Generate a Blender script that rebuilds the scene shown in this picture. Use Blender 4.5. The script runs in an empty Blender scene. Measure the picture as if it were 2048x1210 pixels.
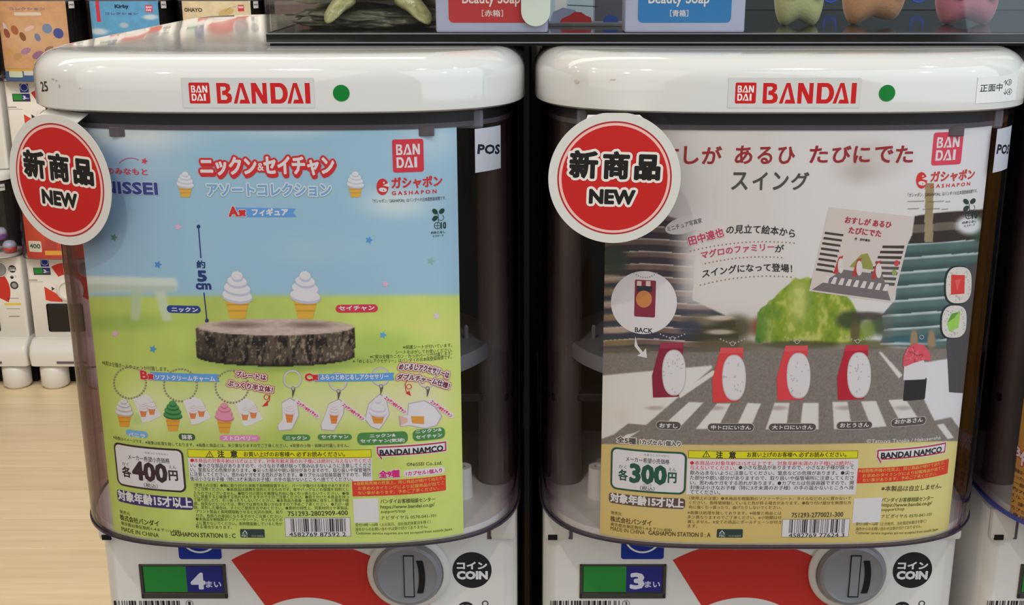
import bpy, bmesh, math, random
import numpy as np
from mathutils import Vector, Matrix
from mathutils.geometry import tessellate_polygon, delaunay_2d_cdt

# ------------------------------------------------------------------ camera, world, lamps
SC = bpy.context.scene
H = 1.55                                  # camera height above the shop floor
FPX, PITCH, CX, CY = 2400.0, math.radians(16.37), 1060.0, 605.0
cam = bpy.data.cameras.new('camera'); cam.sensor_width = 36.0
cam.lens = 36.0 * FPX / 2048.0
cam.shift_x = -(CX - 1024.0) / 2048.0
cam.clip_start = 0.02
cam_ob = bpy.data.objects.new('camera', cam); SC.collection.objects.link(cam_ob)
cam_ob.location = (0, 0, H); cam_ob.rotation_euler = (math.radians(90) - PITCH, 0, 0)
SC.camera = cam_ob
SC.view_settings.view_transform = 'Standard'
SC.view_settings.look = 'None'
SC.view_settings.gamma = 1.0
SC.view_settings.use_curve_mapping = False
SC.view_settings.exposure = 0.0
SC.cycles.transparent_max_bounces = 24
SC.cycles.max_bounces = 8
world = bpy.data.worlds.new('world'); SC.world = world; world.use_nodes = True
wn = world.node_tree.nodes['Background']
wn.inputs[0].default_value = (1.0, 0.955, 0.90, 1); wn.inputs[1].default_value = 0.15

def area(name, loc, size, size_y, power, col, target, shape='RECTANGLE', spread=180):
    l = bpy.data.lights.new(name, 'AREA'); l.shape = shape; l.size = size
    if shape in ('RECTANGLE', 'ELLIPSE'): l.size_y = size_y
    l.energy = power; l.color = col; l.spread = math.radians(spread)
    o = bpy.data.objects.new(name, l); SC.collection.objects.link(o)
    o.location = loc
    d = Vector(target) - Vector(loc)
    o.rotation_euler = d.to_track_quat('-Z', 'Y').to_euler()
    return o
# broad ceiling panels of the shop, behind and above the camera
area('ceiling_panel_light', (2.9, -1.7, 2.9), 4.6, 4.0, 104, (0.70, 0.86, 1.0), (0.15, 0.75, 1.25))
area('ceiling_panel_light', (-2.2, -2.2, 3.1), 4.4, 4.0, 56, (1.0, 0.91, 0.80), (-0.1, 0.8, 1.25))
area('ceiling_panel_light', (-1.2, 1.6, 3.3), 2.6, 1.2, 84, (1.0, 0.92, 0.80), (-1.2, 4.2, 0.6))
# the shop's small round downlights (the sparkles on the glossy lids)
for (x, y, p) in ((-1.5, 0.2, 1.5), (-2.3, -.5, 1.5), (-1.2, -1.2, 1.5), (-2.0, .9, 1.5), (-0.45, -.45, 4.0), (0.55, -.35, 4.0), (1.5, -1.0, 2), (1.1, 0.1, 1.8), (-3.2, .3, 1.5), (2.4, -.4, 1.5)):
    area('downlight', (x, y, 3.0), 0.06, 0.06, p * 1.6, (1.0, 0.93, 0.82), (x * .5, 0.8, 0), 'DISK')

# ------------------------------------------------------------------ camera geometry of the photograph
SN, CS = math.sin(PITCH), math.cos(PITCH)
def ray(px, py):
    a = (px - CX) / FPX; b = -(py - CY) / FPX
    return (a, b * SN + CS, b * CS - SN)
def proj(X, Y, Z):                        # Z measured from the camera height
    zc = Y * CS - Z * SN
    return CX + FPX * X / zc, CY - FPX * (Y * SN + Z * CS) / zc

# ------------------------------------------------------------------ materials
def lin(c):
    return tuple(((v / 255.0) / 12.92 if v <= 10.3 else ((v / 255.0 + .055) / 1.055) ** 2.4) for v in c[:3])
def principled(name, col, rough=.5, metal=0.0, coat=0.0, noise=0.0, nscale=200, bump=0.0, **kw):
    m = bpy.data.materials.new(name); m.use_nodes = True
    nt = m.node_tree; b = nt.nodes['Principled BSDF']
    c = lin(col)
    b.inputs['Base Color'].default_value = (*c, 1)
    b.inputs['Roughness'].default_value = rough; b.inputs['Metallic'].default_value = metal
    b.inputs['Coat Weight'].default_value = coat
    for k, v in kw.items(): b.inputs[k].default_value = v
    tc = nt.nodes.new('ShaderNodeTexCoord'); n = nt.nodes.new('ShaderNodeTexNoise')
    n.inputs['Scale'].default_value = nscale; n.inputs['Detail'].default_value = 4
    nt.links.new(tc.outputs['Object'], n.inputs['Vector'])
    if noise:
        r = nt.nodes.new('ShaderNodeMix'); r.data_type = 'RGBA'
        r.inputs[6].default_value = (*[v * (1 - noise) for v in c], 1); r.inputs[7].default_value = (*[min(1, v * (1 + noise)) for v in c], 1)
        nt.links.new(n.outputs['Fac'], r.inputs[0]); nt.links.new(r.outputs[2], b.inputs['Base Color'])
    if bump:
        bp = nt.nodes.new('ShaderNodeBump'); bp.inputs['Strength'].default_value = bump; bp.inputs['Distance'].default_value = .0006
        nt.links.new(n.outputs['Fac'], bp.inputs['Height']); nt.links.new(bp.outputs[0], b.inputs['Normal'])
    return m
def print_mat(name, rough=.45, soft=False):
    m = bpy.data.materials.new(name); m.use_nodes = True
    nt = m.node_tree; b = nt.nodes['Principled BSDF']
    a = nt.nodes.new('ShaderNodeVertexColor'); a.layer_name = 'Col'
    nt.links.new(a.outputs['Color'], b.inputs['Base Color']); b.inputs['Roughness'].default_value = rough
    b.inputs['Specular IOR Level'].default_value = .3
    if soft: nt.links.new(a.outputs['Alpha'], b.inputs['Alpha'])
    return m
def clear_mat(name, tint, rough=.02, ior=1.45, edge=(.50, .37, .44)):
    m = bpy.data.materials.new(name); m.use_nodes = True
    nt = m.node_tree; nt.nodes.clear()
    out = nt.nodes.new('ShaderNodeOutputMaterial'); mix = nt.nodes.new('ShaderNodeMixShader')
    tr = nt.nodes.new('ShaderNodeBsdfTransparent'); gl = nt.nodes.new('ShaderNodeBsdfGlossy')
    tr.inputs[0].default_value = (*tint, 1); gl.inputs['Roughness'].default_value = rough
    # Schlick reflectance of a thin clear wall, the same for both faces
    ge = nt.nodes.new('ShaderNodeNewGeometry'); last = ge
    def mth(op, a, b=None, c=None):
        n = nt.nodes.new('ShaderNodeMath'); n.operation = op
        for i, v in enumerate((a, b, c)):
            if v is None: continue
            if isinstance(v, (int, float)): n.inputs[i].default_value = v
            else: nt.links.new(v, n.inputs[i])
        return n.outputs[0]
    vm = nt.nodes.new('ShaderNodeVectorMath'); vm.operation = 'DOT_PRODUCT'
    nt.links.new(ge.outputs['Normal'], vm.inputs[0]); nt.links.new(ge.outputs['Incoming'], vm.inputs[1])
    f0 = ((ior - 1) / (ior + 1)) ** 2
    fac = mth('MULTIPLY_ADD', mth('POWER', mth('SUBTRACT', 1.0, mth('ABSOLUTE', vm.outputs['Value'])), 5.0), 1 - f0, f0)
    # thick edges seen along the wall: violet grey, with fine vertical draw lines
    tc = nt.nodes.new('ShaderNodeTexCoord'); mp = nt.nodes.new('ShaderNodeMapping'); mp.inputs['Scale'].default_value = (600, 600, 3)
    nz = nt.nodes.new('ShaderNodeTexNoise'); nz.inputs['Scale'].default_value = 1.0; nz.inputs['Detail'].default_value = 2
    nt.links.new(tc.outputs['Object'], mp.inputs[0]); nt.links.new(mp.outputs[0], nz.inputs['Vector'])
    g = mth('MINIMUM', mth('MAXIMUM', mth('MULTIPLY_ADD', mth('ABSOLUTE', vm.outputs['Value']), -2.6, 1.45), 0.0), 1.0)
    g = mth('MINIMUM', mth('MULTIPLY', g, mth('MULTIPLY_ADD', nz.outputs['Fac'], 1.5, .45)), 1.0)
    mx = nt.nodes.new('ShaderNodeMix'); mx.data_type = 'RGBA'; mx.inputs[6].default_value = (*tint, 1); mx.inputs[7].default_value = (*edge, 1)
    nt.links.new(g, mx.inputs[0]); nt.links.new(mx.outputs[2], tr.inputs[0])
    nt.links.new(fac, mix.inputs[0]); nt.links.new(tr.outputs[0], mix.inputs[1]); nt.links.new(gl.outputs[0], mix.inputs[2])
    nt.links.new(mix.outputs[0], out.inputs[0])
    return m
M = dict(
    lid=principled('white_gloss_plastic', (222, 222, 219), .07, coat=.5, **{'Coat Roughness': .03}, noise=.012, nscale=40),
    body=principled('white_satin_plastic', (222, 219, 214), .34, noise=.012, nscale=60),
    clear=clear_mat('clear_acrylic', (.985, .98, .985), ior=1.38),
    rim=principled('violet_tinted_acrylic_edge', (58, 50, 66), .15),
    rimblue=principled('blue_tinted_acrylic_edge', (62, 72, 160), .15),
    shine=clear_mat('thick_clear_acrylic', (.86, .86, .85), .05, edge=(.62, .62, .58)), glass=clear_mat('showcase_acrylic', (.97, .975, .97), edge=(.8, .82, .8)),
    dark=principled('dark_interior_plastic', (17, 15, 22), .5),
    black=principled('black_gloss_plastic', (14, 13, 14), .12),
    frame=principled('black_gloss_acrylic', (26, 26, 24), .08),
    void=principled('matte_black', (10, 9, 10), .9),
    grey=principled('grey_satin_plastic', (138, 139, 144), .33, noise=.03, nscale=90),
    lgrey=principled('light_grey_plastic', (120, 119, 126), .5),
    mauve=principled('mauve_grey_plastic', (92, 84, 90), .5),
    column=principled('smoky_brown_plastic', (108, 97, 93), .5),
    window=principled('smoked_frame_plastic', (66, 66, 62), .25),
    steel=principled('brushed_steel', (110, 106, 98), .35, metal=.8),
    paper=principled('white_paper', (218, 216, 210), .7, noise=.02, nscale=300),
    ink=print_mat('printed_ink'), inks=print_mat('soft_printed_ink', soft=True), inkg=print_mat('glossy_printed_ink', .2),
)

# ------------------------------------------------------------------ object helpers
COL = SC.collection
def empty(name, loc, label=None, cat=None, group=None, kind=None):
    o = bpy.data.objects.new(name, None); COL.objects.link(o); o.location = loc; o.empty_display_size = .05
    tag(o, label, cat, group, kind); return o
def tag(o, label=None, cat=None, group=None, kind=None):
    if label: o['label'] = label
    if cat: o['category'] = cat
    if group: o['group'] = group
    if kind: o['kind'] = kind
    return o
def link(name, me, mat, parent=None, label=None, kind=None, smooth=False):
    o = bpy.data.objects.new(name, me); COL.objects.link(o)
    if mat is not None: me.materials.append(mat)
    if parent is not None: o.parent = parent
    if label: o['label'] = label
    if kind: o['kind'] = kind
    if smooth:
        for p in me.polygons: p.use_smooth = True
    return o
def obj(name, bm, mat, parent=None, label=None, kind=None, smooth=False):
    me = bpy.data.meshes.new(name); bm.normal_update(); bm.to_mesh(me); bm.free()
    return link(name, me, mat, parent, label, kind, smooth)
def autosmooth(o, deg=35):
    me = o.data
    bm = bmesh.new(); bm.from_mesh(me)
    for f in bm.faces: f.smooth = True
    for e in bm.edges:
        if len(e.link_faces) == 2 and e.calc_face_angle(0) > math.radians(deg): e.smooth = False
    bm.to_mesh(me); bm.free(); return o
def add_box(bm, a, b, bev=0, seg=2):
    r = bmesh.ops.create_cube(bm, size=1)['verts']
    for v in r:
        v.co = Vector([(a[i] + b[i]) / 2 + v.co[i] * (b[i] - a[i]) for i in range(3)])
    if bev:
        es = list({e for v in r for e in v.link_edges})
        bmesh.ops.bevel(bm, geom=es, offset=bev, segments=seg, profile=.5, affect='EDGES')
def box(a, b, bev=0, seg=2):
    bm = bmesh.new(); add_box(bm, a, b, bev, seg); return bm
def add_lathe(bm, prof, c=(0, 0, 0), axis='Z', n=32, sx=1, sy=1):
    """prof: list of (radius, height)"""
    rings = []
    for r, h in prof:
        ring = []
        for i in range(n):
            t = 2 * math.pi * i / n; x, y = r * math.cos(t) * sx, r * math.sin(t) * sy
            p = (x, y, h) if axis == 'Z' else (x, -h, y) if axis == 'Y' else (h, x, y)
            ring.append(bm.verts.new((p[0] + c[0], p[1] + c[1], p[2] + c[2])))
        rings.append(ring)
    for a, b in zip(rings, rings[1:]):
        for i in range(n):
            try: bm.faces.new((a[i], a[(i + 1) % n], b[(i + 1) % n], b[i]))
            except ValueError: pass
    for ring in (rings[0], rings[-1]):
        try: bm.faces.new(ring)
        except ValueError: pass
    bmesh.ops.recalc_face_normals(bm, faces=bm.faces[:])
def lathe(prof, c=(0, 0, 0), axis='Z', n=32, sx=1, sy=1):
    bm = bmesh.new(); add_lathe(bm, prof, c, axis, n, sx, sy); return bm
def loft(rings, cap=True):
    """rings: list of lists of points; closed loops of equal length"""
    bm = bmesh.new(); R = [[bm.verts.new(p) for p in r] for r in rings]; n = len(R[0])
    for a, b in zip(R, R[1:]):
        for i in range(n): bm.faces.new((a[i], a[(i + 1) % n], b[(i + 1) % n], b[i]))
    if cap: bm.faces.new(R[0]); bm.faces.new(R[-1])
    bmesh.ops.recalc_face_normals(bm, faces=bm.faces[:])
    return bm
def copy_tree(o, parent=None):
    c = o.copy(); COL.objects.link(c); c.parent = parent
    for ch in o.children: copy_tree(ch, c)
    return c

# ------------------------------------------------------------------ printing on surfaces
class Surf:
    """a vertical sheet: plan curve (x, y) in a machine's frame, swept in z; 'off' is measured out of the face"""
    def __init__(s, pts, root):
        P = np.array(pts, float); s.x, s.y = P[:, 0], P[:, 1]
        d = np.hypot(np.diff(s.x), np.diff(s.y)); u = np.concatenate([[0], np.cumsum(d)])
        tx = np.gradient(s.x, u); ty = np.gradient(s.y, u); L = np.hypot(tx, ty)
        s.nx, s.ny = ty / L, -tx / L
        i0 = np.interp(0, s.x, u) if s.x[0] <= 0 <= s.x[-1] else 0
        s.u = u - i0; s.root = root
    def pos(s, u, z, off):
        x = np.interp(u, s.u, s.x); y = np.interp(u, s.u, s.y)
        nx = np.interp(u, s.u, s.nx); ny = np.interp(u, s.u, s.ny)
        return np.stack([x + nx * off, y + ny * off, z + 0 * u], 1)
    def uv(s, px, py):
        dx, dy, dz = ray(px, py)
        X = s.x + s.root[0]; Y = s.y + s.root[1]
        f = dx * Y - dy * X
        best = None
        for i in np.where(f[:-1] * f[1:] <= 0)[0]:
            t = f[i] / (f[i] - f[i + 1]) if f[i] != f[i + 1] else 0
            yy = Y[i] + t * (Y[i + 1] - Y[i])
            if best is None or yy < best[0]: best = (yy, s.u[i] + t * (s.u[i + 1] - s.u[i]))
        if best is None:
            j = int(np.argmin(abs(f))); best = (Y[j], s.u[j])
        k = best[0] / dy
        return (best[1], dz * k + H - s.root[2])
    def px(s, u, z):                       # photograph pixel of a point of the sheet (for the printed picture)
        P = s.pos(np.asarray(u, float), np.asarray(z, float), 0)
        X = P[:, 0] + s.root[0]; Y = P[:, 1] + s.root[1]; Z = P[:, 2] + s.root[2] - H
        zc = Y * CS - Z * SN
        return CX + FPX * X / zc, CY - FPX * (Y * SN + Z * CS) / zc

_tc = {}
def glyphs(t, ru=2):
    k = (t, ru)
    if k not in _tc:
        c = bpy.data.curves.new('t', 'FONT'); c.body = t; c.resolution_u = ru; c.fill_mode = 'FRONT'
        o = bpy.data.objects.new('t', c); COL.objects.link(o)
        bpy.context.view_layer.update()
        m = bpy.data.meshes.new_from_object(o)
        n = len(m.vertices); co = np.empty(n * 3); m.vertices.foreach_get('co', co); co = co.reshape(-1, 3)[:, :2]
        m.calc_loop_triangles(); tr = np.empty(len(m.loop_triangles) * 3, int); m.loop_triangles.foreach_get('vertices', tr)
        bpy.data.objects.remove(o); bpy.data.curves.remove(c); bpy.data.meshes.remove(m)
        mn, mx = co.min(0), co.max(0)
        _tc[k] = ((co - mn) / np.maximum(mx - mn, 1e-6), tr.reshape(-1, 3), mx - mn)
    return _tc[k]

_be = {}
def boundary(t, ru, T):
    if (t, ru) not in _be:
        e = np.concatenate([T[:, [0, 1]], T[:, [1, 2]], T[:, [2, 0]]]); k = np.sort(e, 1); key = k[:, 0] * 1000003 + k[:, 1]
        _, idx, cnt = np.unique(key, return_index=True, return_counts=True); _be[(t, ru)] = e[idx[cnt == 1]]
    return _be[(t, ru)]
def fat(base, T, E, w):
    """the glyph outline grown by w with round joins, as one flat mesh without overlaps"""
    K = 1000.0; B_ = base * K; W = w * K; P = []; S = []
    A, B = B_[E[:, 0]], B_[E[:, 1]]; d = B - A; L = np.hypot(d[:, 0], d[:, 1]); ok = L > 1e-4; A, B, d, L = A[ok], B[ok], d[ok], L[ok]
    n = np.column_stack([-d[:, 1], d[:, 0]]) / L[:, None] * W
    for a, b, m in zip(A, B, n):
        k = len(P); P += [a + m, b + m, a - m, b - m]; S += [(k, k + 1), (k + 2, k + 3)]
    for v in np.unique(E[:, 0]):
        k = len(P); P += [B_[v] + np.array((math.cos(t), math.sin(t))) * W for t in [2 * math.pi * (i + .25) / 10 for i in range(10)]]; S += [(k + i, k + (i + 1) % 10) for i in range(10)]
    vs, es, fs, ov, oe, of = delaunay_2d_cdt([Vector(p) for p in P], S, [], 0, 1e-4, False)
    V = np.array([(v.x, v.y) for v in vs]); F = np.array([f for f in fs if len(f) == 3], int)
    keep = []
    for c0 in range(0, len(F), 400):
        c = V[F[c0:c0 + 400]].mean(1)[:, None, :]; q = c - A[None]
        t = (q * d[None]).sum(2) / (L ** 2)[None]; tc = np.clip(t, 0, 1); D = np.hypot(*np.moveaxis(q - tc[:, :, None] * d[None], 2, 0))
        near = ((D < W) & (t > 0) & (t < 1)).any(1) | (D < W * .951).any(1)
        y0, y1 = A[None, :, 1], B[None, :, 1]; cy = c[:, :, 1]; cr = ((y0 > cy) != (y1 > cy)) & (c[:, :, 0] < (B[None, :, 0] - A[None, :, 0]) * (cy - y0) / np.where(y1 == y0, 1, y1 - y0) + A[None, :, 0])
        keep.append(near | (cr.sum(1) % 2 == 1))
    return V / K, F[np.concatenate(keep)]
STEP = .004
class Print:
    def __init__(s, surf, base=.00012):
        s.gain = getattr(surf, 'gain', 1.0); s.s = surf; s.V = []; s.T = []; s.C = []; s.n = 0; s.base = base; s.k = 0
    def _add(s, V, T, C, lift=None):
        """V: (n,2) uv points, T triangles, C colour(s) rgba linear"""
        V = np.asarray(V, float); T = np.asarray(T, int); C = np.asarray(C, float)
        if C.ndim == 1: C = np.repeat(C[None, :], len(V), 0)
        off = s.base if lift is None else lift
        # split triangles that span the curve
        if len(s.s.x) > 2 and len(T):
            U = V[:, 0][T]; cells = np.floor(U.max(1) / STEP) - np.floor(U.min(1) / STEP)
            big = (cells > 0) & (U.max(1) - U.min(1) > STEP * .8)
            if big.any():
                keep = [tuple(t) for t in T[~big]]; VV = [tuple(v) for v in V]; CC = [tuple(c) for c in C]
                for t in T[big]:
                    poly = [(V[i, 0], V[i, 1], *C[i]) for i in t]
                    a = min(p[0] for p in poly); b = max(p[0] for p in poly)
                    g0 = math.floor(a / STEP)
                    while g0 * STEP < b:
                        q = clip(clip(poly, g0 * STEP, 1), (g0 + 1) * STEP, -1)
                        if len(q) >= 3:
                            i0 = len(VV)
                            for p in q: VV.append(p[:2]); CC.append(p[2:])
                            for j in range(1, len(q) - 1): keep.append((i0, i0 + j, i0 + j + 1))
                        g0 += 1
                V = np.array(VV); C = np.array(CC); T = np.array(keep, int)
        s.V.append(np.column_stack([V, np.full(len(V), off)])); s.T.append(T + s.n); s.C.append(C); s.n += len(V)
    def lift(s, L):
        s.k += 1
        return s.base + L * .00004 + (s.k % 9) * .000003
    def col(s, c, a=1.0):
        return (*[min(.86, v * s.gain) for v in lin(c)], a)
    # --- uv primitives
    def polyuv(s, P, c, L=0, a=1.0):
        P = [tuple(p) for p in P]
        T = tessellate_polygon([[Vector((p[0], p[1], 0)) for p in P]])
        s._add(P, T, s.col(c, a), s.lift(L))
    def rectuv(s, u0, z0, u1, z1, c, L=0, r=0, n=5):
        u0, u1 = min(u0, u1), max(u0, u1); z0, z1 = min(z0, z1), max(z0, z1)
        if r <= 0: return s.polyuv([(u0, z0), (u1, z0), (u1, z1), (u0, z1)], c, L)
        r = min(r, (u1 - u0) / 2 * .999, (z1 - z0) / 2 * .999); P = []
        for cx, cz, a0 in ((u1 - r, z0 + r, -90), (u1 - r, z1 - r, 0), (u0 + r, z1 - r, 90), (u0 + r, z0 + r, 180)):
            for i in range(n + 1):
                t = math.radians(a0 + 90 * i / n); P.append((cx + r * math.cos(t), cz + r * math.sin(t)))
        s.polyuv(P, c, L)
    def elluv(s, u, z, ru, rz, c, L=0, n=28, rot=0, a=1.0):
        cr, sr = math.cos(rot), math.sin(rot)
        s.polyuv([(u + ru * math.cos(t) * cr - rz * math.sin(t) * sr, z + ru * math.cos(t) * sr + rz * math.sin(t) * cr) for t in [2 * math.pi * i / n for i in range(n)]], c, L, a)
    def ringuv(s, u, z, ro, ri, c, L=0, n=40, a0=0, a1=360, asp=1.0):
        V = []; T = []; N = n if a1 - a0 < 360 else n
        for i in range(N + 1):
            t = math.radians(a0 + (a1 - a0) * i / N)
            V += [(u + ro * math.cos(t), z + ro * math.sin(t) * asp), (u + ri * math.cos(t), z + ri * math.sin(t) * asp)]
        for i in range(N): T += [(2 * i, 2 * i + 1, 2 * i + 3), (2 * i, 2 * i + 3, 2 * i + 2)]
        s._add(V, T, s.col(c), s.lift(L))
    def lineuv(s, P, w, c, L=0):
        for (a, b) in zip(P, P[1:]):
            d = math.hypot(b[0] - a[0], b[1] - a[1]) or 1e-9; nx, nz = -(b[1] - a[1]) / d * w / 2, (b[0] - a[0]) / d * w / 2
            s._add([(a[0] + nx, a[1] + nz), (a[0] - nx, a[1] - nz), (b[0] - nx, b[1] - nz), (b[0] + nx, b[1] + nz)], [(0, 1, 2), (0, 2, 3)], s.col(c), s.lift(L))
    def textuv(s, t, u0, z0, u1, z1, h, c, L=0, bold=0, outline=(), ru=2, bend=0):
        """ink box: bottom left (u0,z0), bottom right (u1,z1), height h; bold / outline widths in metres"""
        g, T, wh = glyphs(t, ru)
        e = np.array([u1 - u0, z1 - z0]); W = np.hypot(*e) or 1e-9; e = e / W; nrm = np.array([-e[1], e[0]])
        base = np.array([u0, z0]) + g[:, :1] * W * e + (g[:, 1:] * h + bend * 4 * (g[:, :1] * (1 - g[:, :1]))) * nrm
        def stamp(w, col, LL, n):
            c4 = s.col(col)
            if w <= 0: s._add(base, T, c4, s.base + LL * .00004); return
            if w > .00022:
                V, TT = fat(base, T, boundary(t, ru, T), w); s._add(V, TT, c4, s.base + LL * .00004); return
            for i in range(n):
                a = 2 * math.pi * (i + .5) / n
                s._add(base + np.array([math.cos(a), math.sin(a)]) * w, T, c4, s.base + LL * .00004 + i * .000002)
            if n > 4: s._add(base, T, c4, s.base + LL * .00004 + n * .000002)
        for oc, ow in sorted(outline, key=lambda o: -o[1]): stamp(ow, oc, L, 12); L += 1
        stamp(bold, c, L, 4 if bold < .0004 else 8)
    # --- pixel primitives (points of the photograph carried onto the sheet)
    def P(s, pts): return [s.s.uv(*p) for p in pts]
    def mm(s, p, d):                       # size of d pixels at p, in metres
        a = s.s.uv(p[0], p[1] - d / 2); b = s.s.uv(p[0], p[1] + d / 2); return abs(a[1] - b[1])
    def poly(s, pts, c, L=0, a=1.0): s.polyuv(s.P(pts), c, L, a)
    def rect(s, p0, p1, c, L=0, r=0):
        xm = (p0[0] + p1[0]) / 2; s.rectuv(s.s.uv(*p0)[0], s.s.uv(xm, p0[1])[1], s.s.uv(*p1)[0], s.s.uv(xm, p1[1])[1], c, L, s.mm(p0, r) if r else 0)
    def ell(s, cx, cy, rx, ry, c, L=0, rot=0, n=28, a=1.0):
        cr, sr = math.cos(rot), math.sin(rot)
        s.poly([(cx + rx * math.cos(t) * cr - ry * math.sin(t) * sr, cy + rx * math.cos(t) * sr + ry * math.sin(t) * cr) for t in [2 * math.pi * i / n for i in range(n)]], c, L, a)
    def line(s, pts, w, c, L=0): s.lineuv(s.P(pts), s.mm(pts[0], w), c, L)
    def ring(s, cx, cy, r, w, c, L=0, a0=0, a1=360, n=36):
        s.line([(cx + r * math.cos(math.radians(a0 + (a1 - a0) * i / n)), cy + r * math.sin(math.radians(a0 + (a1 - a0) * i / n))) for i in range(n + 1)], w, c, L)
    def dots(s, pts, r, c, L=0):
        for p in pts: s.ell(p[0], p[1], r, r, c, L, n=8)
    def text(s, t, x0, y0, x1, h, c, L=2, bold=0, outline=(), y1=None, flat=True, ru=2, bend=0, mid=False):
        """ink box in pixels: bottom left (x0,y0), right end x1, height h"""
        a = s.s.uv(x0, y0); b = s.s.uv(x1, y0 if y1 is None else y1); m = s.mm((x0, y0), 1)
        za, zb = a[1], b[1]
        if flat and y1 is None: zb = za
        if mid: za = zb = s.s.uv((x0 + x1) / 2, y0)[1]
        s.textuv(t, a[0], za, b[0], zb, h * m, c, L, bold * m, [(oc, ow * m) for oc, ow in outline], ru, bend * m)
    def build(s, name, parent, mat=None, label=None):
        V = np.concatenate(s.V); T = np.concatenate(s.T); C = np.concatenate(s.C)
        if hasattr(s.s, 'ulim'): V[:, 0] = np.clip(V[:, 0], *s.s.ulim)      # printing stops at the edge of the card
        P = s.s.pos(V[:, 0], V[:, 1], V[:, 2])
        # face outwards
        A = V[T]; ar = (A[:, 1, 0] - A[:, 0, 0]) * (A[:, 2, 1] - A[:, 0, 1]) - (A[:, 1, 1] - A[:, 0, 1]) * (A[:, 2, 0] - A[:, 0, 0])
        T = np.where((ar < 0)[:, None], T[:, ::-1], T); T = T[np.abs(ar) > 1e-13]
        me = bpy.data.meshes.new(name); me.vertices.add(len(P)); me.vertices.foreach_set('co', P.ravel())
        me.loops.add(len(T) * 3); me.loops.foreach_set('vertex_index', T.ravel())
        me.polygons.add(len(T)); me.polygons.foreach_set('loop_start', np.arange(0, len(T) * 3, 3)); me.polygons.foreach_set('loop_total', np.full(len(T), 3))
        ca = me.color_attributes.new('Col', 'FLOAT_COLOR', 'POINT'); ca.data.foreach_set('color', C.ravel())
        me.update(); me.validate()
        return link(name, me, mat or M['ink'], parent, label)
def clip(poly, x, sgn):
    out = []
    for i in range(len(poly)):
        a, b = poly[i - 1], poly[i]; da, db = (a[0] - x) * sgn, (b[0] - x) * sgn
        if (da < 0) != (db < 0):
            t = da / (da - db); out.append(tuple(a[k] + t * (b[k] - a[k]) for k in range(len(a))))
        if db >= 0: out.append(b)
    return out
def sheet(name, surf, u0, u1, z0, z1, nu, nz, paint, parent, mat=None, label=None, thick=.0003, off=0.0):
    """a paper sheet whose picture is carried by colours at the points of a fine grid"""
    u = np.linspace(u0, u1, nu + 1); z = np.linspace(z0, z1, nz + 1)
    UU, ZZ = np.meshgrid(u, z); UU, ZZ = UU.ravel(), ZZ.ravel()
    P = surf.pos(UU, ZZ, off); x, y = surf.px(UU, ZZ)
    C = paint(x, y, UU, ZZ); C = np.clip(C / 255.0, 0, 1); C = np.where(C <= .04045, C / 12.92, ((C + .055) / 1.055) ** 2.4)
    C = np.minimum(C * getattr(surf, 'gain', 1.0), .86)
    C = np.column_stack([C, np.ones(len(C))])
    w = nu + 1; i = (np.arange(nz)[:, None] * w + np.arange(nu)[None, :]).ravel()
    F = np.column_stack([i, i + 1, i + 1 + w, i + w])
    # a thin back so that the sheet has an underside of its own
    B = surf.pos(np.linspace(u0, u1, 41).repeat(2), np.tile([z0, z1], 41), off - thick); nb = len(P)
    FB = np.array([[nb + 2 * k, nb + 2 * k + 1, nb + 2 * k + 3, nb + 2 * k + 2] for k in range(40)])
    P = np.concatenate([P, B]); F = np.concatenate([F, FB]); C = np.concatenate([C, np.tile([.7, .68, .62, 1], (len(B), 1))])
    me = bpy.data.meshes.new(name); me.vertices.add(len(P)); me.vertices.foreach_set('co', P.ravel())
    me.loops.add(len(F) * 4); me.loops.foreach_set('vertex_index', F.ravel())
    me.polygons.add(len(F)); me.polygons.foreach_set('loop_start', np.arange(0, len(F) * 4, 4)); me.polygons.foreach_set('loop_total', np.full(len(F), 4))
    ca = me.color_attributes.new('Col', 'FLOAT_COLOR', 'POINT'); ca.data.foreach_set('color', C.ravel())
    me.polygons.foreach_set('use_smooth', np.ones(len(F), bool)); me.update()
    return link(name, me, mat or M['ink'], parent, label)

# painting helpers for printed pictures (numpy)
_rng = np.random.RandomState(5); _G = _rng.rand(64, 64)
def vnoise(x, y):
    xi, yi = np.floor(x).astype(int), np.floor(y).astype(int); fx, fy = x - xi, y - yi
    fx, fy = fx * fx * (3 - 2 * fx), fy * fy * (3 - 2 * fy); g = lambda a, b: _G[a % 64, b % 64]
    return (g(xi, yi) * (1 - fx) + g(xi + 1, yi) * fx) * (1 - fy) + (g(xi, yi + 1) * (1 - fx) + g(xi + 1, yi + 1) * fx) * fy
def fbm(x, y): return .5 * vnoise(x, y) + .3 * vnoise(x * 2.1 + 7, y * 2.1 + 3) + .2 * vnoise(x * 4.3 + 1, y * 4.3 + 9)
def ss(a, b, x): t = np.clip((x - a) / (b - a), 0, 1); return t * t * (3 - 2 * t)
def mixc(C, c, m): return C * (1 - m[:, None]) + np.asarray(c, float) * m[:, None]
def inpoly(x, y, P):
    r = np.zeros(len(x), bool); n = len(P)
    for i in range(n):
        (x0, y0), (x1, y1) = P[i - 1], P[i]
        if y0 == y1: continue
        c = ((y0 > y) != (y1 > y)) & (x < (x1 - x0) * (y - y0) / (y1 - y0) + x0); r ^= c
    return r.astype(float)
def soft(x, y, P, r=1.0, n=8):
    return sum(inpoly(x + r * math.cos(6.283 * i / n), y + r * math.sin(6.283 * i / n), P) for i in range(n)) / n
def blob(x, y, cx, cy, rx, ry, soft=.5):
    d = np.sqrt(((x - cx) / rx) ** 2 + ((y - cy) / ry) ** 2); return 1 - ss(1 - soft, 1 + soft * .3, d)
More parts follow.
